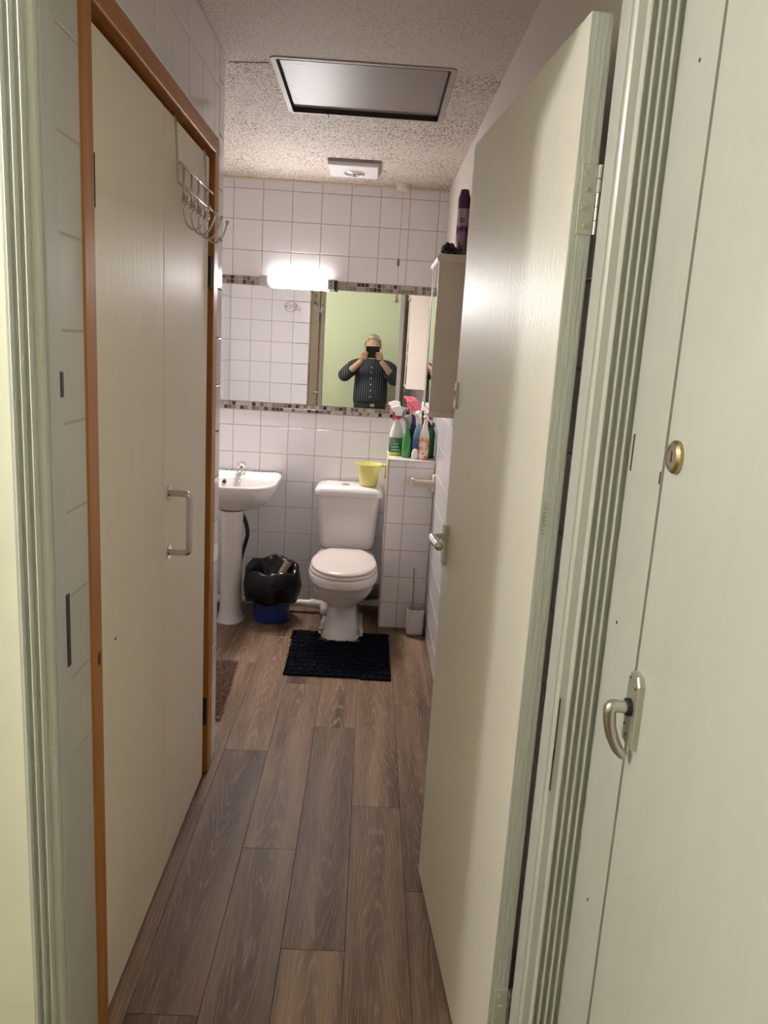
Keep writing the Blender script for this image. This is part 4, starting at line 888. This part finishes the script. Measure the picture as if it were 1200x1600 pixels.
b = thing('spray_bottle', (0.240, 4.225, LZ0), 'dark navy spray bottle with pink head standing behind on the ledge', 'spray bottle', 'cleaning bottles on the ledge')
body('bottle', b, 0.240, 4.225, [(0.026, 0, 1), (0.030, 0.004, 1), (0.030, 0.14, 1), (0.024, 0.175, 1), (0.014, 0.20, 0), (0.012, 0.225, 0)], NAVYP)
trigger_head(b, 0.252, 4.225, 0.222, (-0.93, -0.37), PINK, PINK, WHITEP, 1.05, 0.25)
b = thing('spray_bottle', (0.268, 4.165, LZ0), 'blue spray bottle with white head in middle of the ledge', 'spray bottle', 'cleaning bottles on the ledge')
body('bottle', b, 0.268, 4.165, [(0.021, 0, 1), (0.024, 0.004, 1), (0.024, 0.12, 1), (0.018, 0.15, 1), (0.012, 0.165, 0), (0.011, 0.185, 0)], mat('light_blue_plastic', (0.24, 0.36, 0.58), 0.25))
body('label', b, 0.268, 4.165, [(0.0243, 0.045, 1), (0.0247, 0.0455, 1), (0.0247, 0.105, 1), (0.0243, 0.1055, 1)], BLUE)
trigger_head(b, 0.266, 4.165, 0.182, (-0.35, -0.94), WHITEP, WHITEP, WHITEP, 0.95)
b = thing('soap_bottle', (0.258, 4.095, LZ0), 'small squat white bottle low at the front of the ledge', 'bottle', 'cleaning bottles on the ledge')
body('bottle', b, 0.256, 4.098, [(0.016, 0, 1), (0.019, 0.004, 1), (0.0195, 0.03, 1), (0.015, 0.046, 1), (0.006, 0.053, 0)], MILK)
def floral():
    m = bpy.data.materials.new('orange_flower_print'); m.use_nodes = True; nt = m.node_tree; p = nt.nodes['Principled BSDF']; L = nt.links.new; N = nt.nodes.new
    tc = N('ShaderNodeTexCoord'); n = N('ShaderNodeTexNoise'); n.inputs['Scale'].default_value = 34; n.inputs['Detail'].default_value = 2; L(tc.outputs['Object'], n.inputs['Vector'])
    r = N('ShaderNodeMapRange'); r.inputs['From Min'].default_value = 0.49; r.inputs['From Max'].default_value = 0.52; L(n.outputs['Fac'], r.inputs['Value'])
    sz = N('ShaderNodeSeparateXYZ'); L(tc.outputs['Object'], sz.inputs[0]); g_ = N('ShaderNodeMapRange'); g_.inputs['From Min'].default_value = 0.128; g_.inputs['From Max'].default_value = 0.115; L(sz.outputs['Z'], g_.inputs['Value'])
    mu = N('ShaderNodeMath'); mu.operation = 'MULTIPLY'; L(r.outputs[0], mu.inputs[0]); L(g_.outputs[0], mu.inputs[1])
    mx = N('ShaderNodeMix'); mx.data_type = 'RGBA'; mx.inputs['A'].default_value = (0.66, 0.60, 0.55, 1); mx.inputs['B'].default_value = (0.72, 0.25, 0.04, 1); L(mu.outputs[0], mx.inputs['Factor'])
    n2 = N('ShaderNodeTexNoise'); n2.inputs['Scale'].default_value = 60; L(tc.outputs['Object'], n2.inputs['Vector']); r2 = N('ShaderNodeMapRange'); r2.inputs['From Min'].default_value = 0.64; r2.inputs['From Max'].default_value = 0.66; L(n2.outputs['Fac'], r2.inputs['Value'])
    m2 = N('ShaderNodeMath'); m2.operation = 'MULTIPLY'; L(r2.outputs[0], m2.inputs[0]); L(g_.outputs[0], m2.inputs[1])
    mx2 = N('ShaderNodeMix'); mx2.data_type = 'RGBA'; mx2.inputs['B'].default_value = (0.03, 0.02, 0.02, 1); L(mx.outputs['Result'], mx2.inputs['A']); L(m2.outputs[0], mx2.inputs['Factor'])
    L(mx2.outputs['Result'], p.inputs['Base Color']); p.inputs['Roughness'].default_value = 0.3; return m
b = thing('spray_bottle', (0.300, 4.095, LZ0), 'white bottle printed with orange flowers at the front of the ledge', 'spray bottle', 'cleaning bottles on the ledge')
body('bottle', b, 0.300, 4.095, [(0.022, 0, 1), (0.026, 0.003, 1), (0.027, 0.05, 1), (0.0265, 0.12, 1), (0.022, 0.145, 1), (0.015, 0.165, 0), (0.013, 0.185, 0)], floral())
bm = B(); tube(bm, [(0.300, 4.095, LZ0 + 0.18), (0.302, 4.095, LZ0 + 0.205), (0.308, 4.10, LZ0 + 0.222), (0.296, 4.085, LZ0 + 0.228)], 0.011, 12, 2); obj('spray_head', bm, mat('peach_plastic', (0.70, 0.52, 0.42), 0.35), b, True)
bm = B(); tube(bm, [(0.314, 4.10, LZ0 + 0.215), (0.325, 4.105, LZ0 + 0.205), (0.335, 4.11, LZ0 + 0.188)], 0.004, 8, 1); obj('trigger', bm, WHITEP, b, True)
b = thing('bottle', (0.336, 4.16, LZ0), 'dark green bottle with navy cap at right end of the ledge', 'bottle', 'cleaning bottles on the ledge')
body('bottle', b, 0.334, 4.165, [(0.024, 0, 1), (0.028, 0.004, 1), (0.028, 0.135, 1), (0.022, 0.158, 1), (0.014, 0.168, 0)], DGREEN)
bm = B(); lathe(bm, [(0.020, LZ0 + 0.166), (0.020, LZ0 + 0.19), (0.018, LZ0 + 0.193)], (0.338, 4.165, 0), 20); obj('cap', bm, NAVYP, b, True, angle=0.6)
bm = B(); box(bm, 0.326, 0.336, 4.1415, 4.1425, LZ0 + 0.035, LZ0 + 0.06); obj('label_panel', bm, mat('label_teal', (0.03, 0.16, 0.12), 0.4), b)
b = thing('bottle', (0.318, 4.27, LZ0), 'tall bottle with white cap at the back of the ledge under the cabinet', 'bottle', 'cleaning bottles on the ledge')
body('bottle', b, 0.318, 4.27, [(0.022, 0, 1), (0.026, 0.004, 1), (0.026, 0.19, 1), (0.02, 0.215, 1), (0.013, 0.23, 0)], NAVYP)
bm = B(); lathe(bm, [(0.016, LZ0 + 0.228), (0.016, LZ0 + 0.275), (0.014, LZ0 + 0.278)], (0.318, 4.27, 0), 20); obj('cap', bm, WHITEP, b, True, angle=0.6)

# ------------------------------------------------------------------ wall cabinet with things on top
CY0, CY1, CX0, CZ0, CZ1 = 3.125, 3.45, 0.246, 1.262, 1.850
cb = thing('wall_cabinet', (XR, 3.29, 1.55), 'cream plastic bathroom cabinet with mirrored front on right wall', 'wall cabinet')
CAB = mat('cabinet_plastic', (0.70, 0.62, 0.53), 0.35)
bm = B(); box(bm, CX0, XR, CY0, CY1, CZ0, CZ1, 0.004); obj('carcass', bm, CAB, cb)
bm = B(); box(bm, CX0 - 0.004, CX0, CY0 + 0.010, CY1 - 0.010, CZ0 + 0.008, CZ1 - 0.008, 0.001); md = obj('mirror_door', bm, MIRROR, cb)
for y in (CY0, CY1 - 0.012):
    bm = B(); box(bm, CX0 - 0.007, CX0 + 0.004, y, y + 0.012, CZ0, CZ1, 0.002); obj('stile', bm, CAB, cb)
for z0, z1 in ((CZ1 - 0.006, CZ1 + 0.026), (CZ0 - 0.018, CZ0 + 0.004)):
    zc, hh = (z0 + z1) / 2, (z1 - z0) / 2
    pr = [(XR, zc - hh), (CX0 + 0.0, zc - hh)] + [(CX0 - 0.002 - hh * 0.9 * math.sin(k * PI / 6), zc - hh * math.cos(k * PI / 6)) for k in range(1, 6)] + [(CX0 + 0.0, zc + hh), (XR, zc + hh)]
    bm = B(); loft(bm, [[(x, y, z) for x, z in pr] for y in (CY0 - 0.010, CY1 + 0.010)]); obj('end_moulding', bm, CAB, cb, True, angle=0.6)
TZ = CZ1 + 0.0265
ac = thing('aerosol_can', (0.334, 3.28, TZ), 'tall purple aerosol can on top of the wall cabinet', 'aerosol can')
def canmat():
    m = bpy.data.materials.new('purple_can'); m.use_nodes = True; nt = m.node_tree; p = nt.nodes['Principled BSDF']; L = nt.links.new; N = nt.nodes.new
    tc = N('ShaderNodeTexCoord'); sz = N('ShaderNodeSeparateXYZ'); L(tc.outputs['Object'], sz.inputs[0])
    wv = N('ShaderNodeTexNoise'); wv.inputs['Scale'].default_value = 14; L(tc.outputs['Object'], wv.inputs['Vector'])
    ad = N('ShaderNodeMath'); ad.operation = 'MULTIPLY_ADD'; ad.inputs[1].default_value = 0.08; L(wv.outputs['Fac'], ad.inputs[0]); L(sz.outputs['Z'], ad.inputs[2])
    cr = N('ShaderNodeValToRGB'); e = cr.color_ramp.elements; cr.color_ramp.interpolation = 'LINEAR'
    e[0].position = 0.0; e[0].color = (0.36, 0.27, 0.33, 1); e[1].position = 1.0; e[1].color = (0.40, 0.32, 0.40, 1)
    for q, c in ((0.42, (0.28, 0.18, 0.27, 1)), (0.50, (0.10, 0.025, 0.10, 1)), (0.60, (0.12, 0.03, 0.12, 1)), (0.64, (0.38, 0.30, 0.38, 1))): k = e.new(q); k.color = c
    mr = N('ShaderNodeMapRange'); mr.inputs['From Min'].default_value = 0.03; mr.inputs['From Max'].default_value = 0.25; L(ad.outputs[0], mr.inputs['Value']); L(mr.outputs[0], cr.inputs[0])
    L(cr.outputs[0], p.inputs['Base Color']); p.inputs['Roughness'].default_value = 0.25; p.inputs['Metallic'].default_value = 0.3; return m
bm = B(); lathe(bm, [(0.0225, 0), (0.0245, 0.003), (0.0245, 0.190), (0.0225, 0.196)], (0.334, 3.28, TZ), 28); obj('can', bm, canmat(), ac, True, angle=0.7)
bm = B(); lathe(bm, [(0.0245, 0.1965), (0.0245, 0.236), (0.021, 0.248), (0.0175, 0.262), (0.016, 0.2685), (0.010, 0.269)], (0.334, 3.28, TZ), 28); obj('cap', bm, mat('purple_cap', (0.065, 0.012, 0.06), 0.3), ac, True, angle=0.7)
bm = B()
for (dx, z0, z1, dw) in ((-0.012, 0.02, 0.062, 0.0018), (-0.006, 0.015, 0.04, 0.002), (-0.001, 0.025, 0.05, 0.0016)):
    box(bm, 0.334 + dx - dw, 0.334 + dx + dw, 3.28 - 0.0252, 3.28 - 0.021, TZ + z0, TZ + z1)
for (dx, z) in ((-0.013, 0.062), (-0.001, 0.05), (-0.008, 0.034), (0.002, 0.035)): ball(bm, (0.334 + dx, 3.28 - 0.0235, TZ + z), 0.0036, 8)
obj('flower_print', bm, mat('dark_print', (0.02, 0.008, 0.02), 0.5), ac)
for z in (0.152, 0.142):
    bm = B()
    for k in range(4): box(bm, 0.320 + k * 0.005, 0.3235 + k * 0.005, 3.28 - 0.0248, 3.28 - 0.019, TZ + z, TZ + z + 0.0055)
    obj('lettering', bm, MATS['dark_print'], ac)
pf = thing('scrunchie', (0.282, 3.215, TZ), 'black crumpled scrunchie on top of the wall cabinet', 'scrunchie')
bm = B(); BL = mat('black_fabric', (0.012, 0.011, 0.013), 0.8, sheen=0.2)
for i in range(34):
    a = i * 2.4; rr0 = 0.030 * math.sqrt((i + 1) / 34)
    ball(bm, (0.285 + rr0 * math.cos(a), 3.215 + rr0 * math.sin(a), TZ + 0.011 + 0.048 * random.random() * (1 - 0.5 * rr0 / 0.026)), random.uniform(0.008, 0.0115), 8)
for v in bm.verts: v.co += Vector((noise.noise(v.co * 160), noise.noise(v.co * 170), noise.noise(v.co * 150))) * 0.005
for v in bm.verts: v.co.z = max(v.co.z, TZ)
obj('cloth', bm, BL, pf, True)
# wire soap rack on the alcove wall (seen in the mirror)
sr = thing('soap_rack', (-0.635, YA, 1.78), 'small fish-shaped wire soap rack on alcove tiles, seen in the mirror', 'soap rack')
WIRE = mat('pale_wire', (0.75, 0.70, 0.66), 0.15, metal=0.8)
yw = YA + 0.012
bm = B(); tube(bm, [(-0.655 - 0.045 * math.cos(a * PI / 12), yw, 1.782 + 0.040 * math.sin(a * PI / 12)) for a in range(25)], 0.0026, 8); obj('ring', bm, WIRE, sr, True)
bm = B(); tube(bm, [(-0.632, yw, 1.815), (-0.60, yw, 1.79), (-0.572, yw, 1.752), (-0.60, yw, 1.757), (-0.63, yw, 1.757)], 0.0026, 8, 1); obj('tail', bm, WIRE, sr, True)
for z in (1.80, 1.785, 1.768):
    h = math.sqrt(max(0, 1 - ((z - 1.782) / 0.04) ** 2)) * 0.045
    bm = B(); tube(bm, [(-0.655 - h, yw, z), (-0.655, yw + 0.012, z), (-0.655 + h + 0.015, yw, z)], 0.002, 8, 1); obj('bar', bm, WIRE, sr, True)
for x in (-0.69, -0.62):
    bm = B(); cyl(bm, (x, YA - 0.001, 1.782), (x, yw + 0.002, 1.782), 0.006, 10); obj('fixing', bm, WIRE, sr, True)

# ------------------------------------------------------------------ the man taking the photograph (seen in the mirror)
def skin(name, pts, edges, m, parent, root=0, sub=2):
    me = bpy.data.meshes.new(name); o = bpy.data.objects.new(name, me); COL.objects.link(o)
    me.from_pydata([p[0] for p in pts], edges, []); me.update()
    sk = o.modifiers.new('skin', 'SKIN'); sk.use_smooth_shade = True
    if not me.skin_vertices: me.skin_vertices.new()
    for i, p in enumerate(pts):
        r = p[1]; me.skin_vertices[0].data[i].radius = r if isinstance(r, tuple) else (r, r)
        me.skin_vertices[0].data[i].use_root = (i == root)
    s2 = o.modifiers.new('sub', 'SUBSURF'); s2.levels = sub; s2.render_levels = sub
    dg = bpy.context.evaluated_depsgraph_get(); dg.update()
    nm = bpy.data.meshes.new_from_object(o.evaluated_get(dg)); bpy.data.objects.remove(o)
    nm.materials.clear()
    return obj(name, nm, m, parent, True)
MX, MY = -0.005, -0.36
man = thing('person', (MX, MY, 0), 'grey-haired man in striped navy shirt holding up a phone, seen in the mirror', 'person')
SKIN = mat('skin', (0.50, 0.29, 0.20), 0.5)
HAIR = mat('grey_blond_hair', (0.42, 0.36, 0.25), 0.6, bump=0.6, bump_scale=80, stretch=(3, 1, 1), noise_amt=0.3, noise_scale=60)
def shirtmat():
    m = bpy.data.materials.new('striped_navy_shirt'); m.use_nodes = True; nt = m.node_tree; p = nt.nodes['Principled BSDF']; L = nt.links.new; N = nt.nodes.new
    tc = N('ShaderNodeTexCoord'); sx = N('ShaderNodeSeparateXYZ'); L(tc.outputs['Object'], sx.inputs[0])
    mu = N('ShaderNodeMath'); mu.operation = 'MULTIPLY'; mu.inputs[1].default_value = 2 * PI / 0.026; L(sx.outputs['X'], mu.inputs[0])
    si = N('ShaderNodeMath'); si.operation = 'SINE'; L(mu.outputs[0], si.inputs[0])
    r = N('ShaderNodeMapRange'); r.inputs['From Min'].default_value = 0.70; r.inputs['From Max'].default_value = 0.85; L(si.outputs[0], r.inputs['Value'])
    mx = N('ShaderNodeMix'); mx.data_type = 'RGBA'; mx.inputs['A'].default_value = (0.006, 0.008, 0.018, 1); mx.inputs['B'].default_value = (0.10, 0.11, 0.15, 1)
    L(r.outputs[0], mx.inputs['Factor']); L(mx.outputs['Result'], p.inputs['Base Color']); p.inputs['Roughness'].default_value = 0.8; return m
SHIRT = shirtmat(); TROUS = mat('dark_trousers', (0.012, 0.014, 0.022), 0.85); LEATHER = mat('black_leather', (0.015, 0.013, 0.012), 0.4)
P_ = lambda x, y, z: (MX + x, MY + y, z)
# body (one continuous figure)
bp_pts = [(P_(0, 0, 0.88), (0.105, 0.09)), (P_(0, 0.005, 1.05), (0.10, 0.09)), (P_(0, 0.0, 1.22), (0.10, 0.085)), (P_(0, -0.01, 1.32), (0.075, 0.06)), (P_(0, 0.0, 1.40), 0.055), (P_(0, 0.035, 1.455), 0.054), (P_(0, 0.06, 1.50), (0.062, 0.075)), (P_(0, 0.055, 1.58), (0.066, 0.080)),
          (P_(-0.175, 0.0, 1.295), 0.05), (P_(-0.305, 0.11, 1.185), 0.043), (P_(-0.20, 0.22, 1.28), 0.039), (P_(-0.108, 0.29, 1.375), 0.028),
          (P_(0.175, 0.0, 1.295), 0.05), (P_(0.268, 0.11, 1.165), 0.043), (P_(0.19, 0.22, 1.27), 0.039), (P_(0.098, 0.29, 1.372), 0.028),
          (P_(-0.095, 0, 0.80), 0.085), (P_(-0.10, 0.015, 0.46), 0.058), (P_(-0.105, -0.02, 0.09), 0.038), (P_(-0.11, 0.10, 0.04), 0.034),
          (P_(0.095, 0, 0.80), 0.085), (P_(0.10, 0.015, 0.46), 0.058), (P_(0.105, -0.02, 0.09), 0.038), (P_(0.11, 0.10, 0.04), 0.034)]
bp_ed = [(0, 1), (1, 2), (2, 3), (3, 4), (4, 5), (5, 6), (6, 7), (3, 8), (8, 9), (9, 10), (10, 11), (3, 12), (12, 13), (13, 14), (14, 15), (0, 16), (16, 17), (17, 18), (18, 19), (0, 20), (20, 21), (21, 22), (22, 23)]
bodyo = skin('body', bp_pts, bp_ed, SKIN, man)
def tor(rx, ry, z, cy=0.0, n=32): return [(MX + rx * math.cos(2 * PI * i / n), MY + cy + ry * math.sin(2 * PI * i / n), z) for i in range(n)]
bm = B(); loft(bm, [tor(0.196, 0.142, 0.872, 0.005), tor(0.200, 0.150, 0.92, 0.01), tor(0.198, 0.150, 1.02, 0.012), tor(0.193, 0.140, 1.12, 0.008), tor(0.190, 0.128, 1.22), tor(0.190, 0.115, 1.29, -0.005), tor(0.160, 0.098, 1.335, -0.01), tor(0.110, 0.082, 1.365), tor(0.066, 0.066, 1.385, 0.008)])
for sx, ex, ez in ((-1, -0.312, 1.185), (1, 0.272, 1.165)):
    tube(bm, [P_(sx * 0.10, -0.005, 1.30), P_(sx * 0.18, 0.0, 1.295), P_(sx * 0.25, 0.05, 1.245), P_(ex, 0.10, ez), P_(ex + sx * -0.012, 0.125, ez + 0.005), P_(ex - sx * 0.045, 0.155, ez + 0.035), P_(ex - sx * 0.085, 0.19, ez + 0.07)], 0.07, 20, 2, radii=[0.07, 0.085, 0.084, 0.080, 0.077, 0.074, 0.070, 0.064, 0.060])
obj('shirt', bm, SHIRT, man, True)
bm = B(); loft(bm, [tor(0.183, 0.130, 0.905, 0.005), tor(0.188, 0.136, 0.86, 0.005), tor(0.186, 0.132, 0.80), tor(0.165, 0.115, 0.76)])
for sx in (-1, 1):
    tube(bm, [P_(sx * 0.088, 0, 0.84), P_(sx * 0.095, 0, 0.72), P_(sx * 0.10, 0.015, 0.46), P_(sx * 0.105, -0.02, 0.045)], 0.09, 20, 2, radii=[0.095, 0.098, 0.092, 0.078, 0.068, 0.064])
obj('trousers', bm, TROUS, man, True)
for sx in (-1, 1):
    bm = B(); loft(bm, [[(MX + sx * 0.112 + hx * math.cos(2 * PI * i / 20), MY + cy + hy * math.sin(2 * PI * i / 20), z) for i in range(20)] for hx, hy, cy, z in ((0.044, 0.135, 0.055, 0.0), (0.047, 0.138, 0.055, 0.015), (0.045, 0.13, 0.05, 0.05), (0.040, 0.07, -0.01, 0.085), (0.036, 0.05, -0.02, 0.10))]); obj('shoe', bm, LEATHER, man, True)
# collar, buttons, belt
bm = B(); loft(bm, [[(MX + r * math.cos(2 * PI * i / 28), MY + 0.012 + r * math.sin(2 * PI * i / 28), z - 0.02 * max(0, math.sin(2 * PI * i / 28))) for i in range(28)] for r, z in ((0.074, 1.372), (0.066, 1.405), (0.061, 1.405), (0.062, 1.375))], False, False); obj('collar', bm, SHIRT, man, True)
for z in (1.29, 1.23, 1.165, 1.095, 1.025, 0.955):
    bm = B(); bb = 0.112 if z > 1.25 else (0.130 if z > 1.2 else (0.146 if z > 1.1 else 0.160)); cyl(bm, (MX, MY + bb - 0.02, z), (MX, MY + bb + 0.008, z), 0.0065, 12); obj('button', bm, WHITEP, man)
bm = B(); loft(bm, [[(MX + (0.1865 + d) * math.cos(2 * PI * i / 40), MY + 0.005 + (0.135 + d) * math.sin(2 * PI * i / 40), z) for i in range(40)] for z, d in ((0.840, 0.0), (0.840, 0.004), (0.872, 0.004), (0.872, 0.0))], False, False); bl = obj('belt', bm, LEATHER, man, True, angle=0.5)
bm = B(); box(bm, MX + 0.005, MX + 0.055, MY + 0.136, MY + 0.148, 0.836, 0.876, 0.003); box(bm, MX + 0.012, MX + 0.048, MY + 0.144, MY + 0.1495, 0.843, 0.869); obj('buckle', bm, STEEL, bl)
# head details
HC = Vector(P_(0, 0.055, 1.530))
bm = B()
for i in range(1): ball(bm, HC, 0.1, 28, sx=0.86, sy=1.0, sz=1.18)
for v in bm.verts:
    d = v.co - HC
    if d.z < -0.03: v.co.x = HC.x + d.x * (1 - 1.6 * min(0.09, (-d.z - 0.03))); 
    if d.y > 0 and d.z < 0: v.co.y += 0.004
obj('head', bm, SKIN, man, True)
bm = B(); ball(bm, HC + Vector((0, 0.004, 0.010)), 0.1, 28, sx=1.02, sy=1.10, sz=1.24)
kill = [v for v in bm.verts if (v.co - HC).z < -0.01 + 0.9 * max(0, (v.co - HC).y - 0.01) or ((v.co - HC).y > 0.050 and (v.co - HC).z < 0.062)]
bmesh.ops.delete(bm, geom=kill, context='VERTS')
for v in bm.verts: v.co += (v.co - HC).normalized() * 0.014 * noise.noise(v.co * 45)
bmesh.ops.solidify(bm, geom=bm.faces[:], thickness=0.012)
obj('hair', bm, HAIR, man, True)
for sx in (-1, 1):
    bm = B(); ball(bm, HC + Vector((sx * 0.088, -0.005, -0.008)), 0.03, 12, sx=0.35, sy=0.6, sz=1.0); obj('ear', bm, SKIN, man, True)
    bm = B(); ball(bm, HC + Vector((sx * 0.032, 0.086, 0.004)), 0.0105, 12); ey = obj('eye', bm, WHITEP, man, True)
    bm = B(); ball(bm, HC + Vector((sx * 0.032, 0.0945, 0.004)), 0.0048, 10); obj('iris', bm, BLACKP, ey, True)
    bm = B(); tube(bm, [HC + Vector((sx * 0.016, 0.090, 0.022)), HC + Vector((sx * 0.034, 0.089, 0.026)), HC + Vector((sx * 0.050, 0.076, 0.021))], 0.004, 8, 1); obj('eyebrow', bm, HAIR, man, True)
bm = B(); loft(bm, [[HC + Vector((hx * math.cos(2 * PI * i / 12), y + hy * math.sin(2 * PI * i / 12), z)) for i in range(12)] for hx, hy, y, z in ((0.006, 0.006, 0.088, 0.012), (0.009, 0.012, 0.096, -0.012), (0.015, 0.016, 0.098, -0.028), (0.008, 0.008, 0.094, -0.036))]); obj('nose', bm, SKIN, man, True)
bm = B(); tube(bm, [HC + Vector((-0.024, 0.078, -0.060)), HC + Vector((0, 0.090, -0.058)), HC + Vector((0.024, 0.078, -0.060))], 0.0045, 8, 2); obj('mouth', bm, mat('lips', (0.40, 0.16, 0.13), 0.5), man, True)
# phone in an open black case, held just behind the camera
ph = thing('phone', (0.0, -0.03, 1.46), 'black phone in an open flip case held up by the man in the mirror', 'phone')
bm = B(); rp = lambda y, k=1.0: [(x, y, z) for x, z, _ in rrect(-0.003, 1.463, 0.076 * k, 0.064 * k, 0.010, 0)]
loft(bm, [rp(-0.038, 0.98), rp(-0.036), rp(-0.026), rp(-0.024, 0.98)]); obj('case', bm, mat('matt_black_case', (0.006, 0.006, 0.008), 0.75, spec=0.2), ph)
bm = B(); cyl(bm, (-0.058, -0.0245, 1.508), (-0.058, -0.0225, 1.508), 0.007, 16); obj('lens', bm, mat('lens_glass', (0.02, 0.02, 0.03), 0.05), ph)
# hands: palm and five fingers, closed round the lower corners of the case
for sx, wx, wz in ((-1, MX - 0.108, 1.375), (1, MX + 0.098, 1.372)):
    px = wx + sx * -0.004
    pts = [((wx, MY + 0.285, wz), (0.028, 0.020)), ((px - sx * -0.004, -0.052, wz + 0.028), (0.036, 0.016)), ((px, -0.045, wz + 0.055), (0.038, 0.014))]
    ed = [(0, 1), (1, 2)]
    base = [(sx * 0.010, 0.068), (sx * 0.014, 0.046), (sx * 0.014, 0.024), (sx * 0.010, 0.003)]
    for q, (dx, dz) in enumerate(base):
        L_ = (0.066, 0.074, 0.070, 0.056)[q]; n0 = len(pts)
        z_ = wz + 0.012 + dz; x_ = px + dx
        pts += [((x_, -0.030, z_), 0.0095), ((x_ - sx * 0.004, -0.014, z_ + 0.003), 0.0095), ((x_ - sx * L_ * 0.55, -0.012, z_ + 0.004), 0.0088), ((x_ - sx * L_, -0.0145, z_ + 0.002), 0.0075)]
        ed += [(2, n0), (n0, n0 + 1), (n0 + 1, n0 + 2), (n0 + 2, n0 + 3)]
    n0 = len(pts)
    pts += [((px - sx * 0.016, -0.055, wz + 0.040), 0.0115), ((px - sx * 0.038, -0.052, wz + 0.062), 0.010), ((px - sx * 0.056, -0.048, wz + 0.078), 0.0085)]
    ed += [(1, n0), (n0, n0 + 1), (n0 + 1, n0 + 2)]
    skin('hand', pts, ed, SKIN, man, 1, 1)
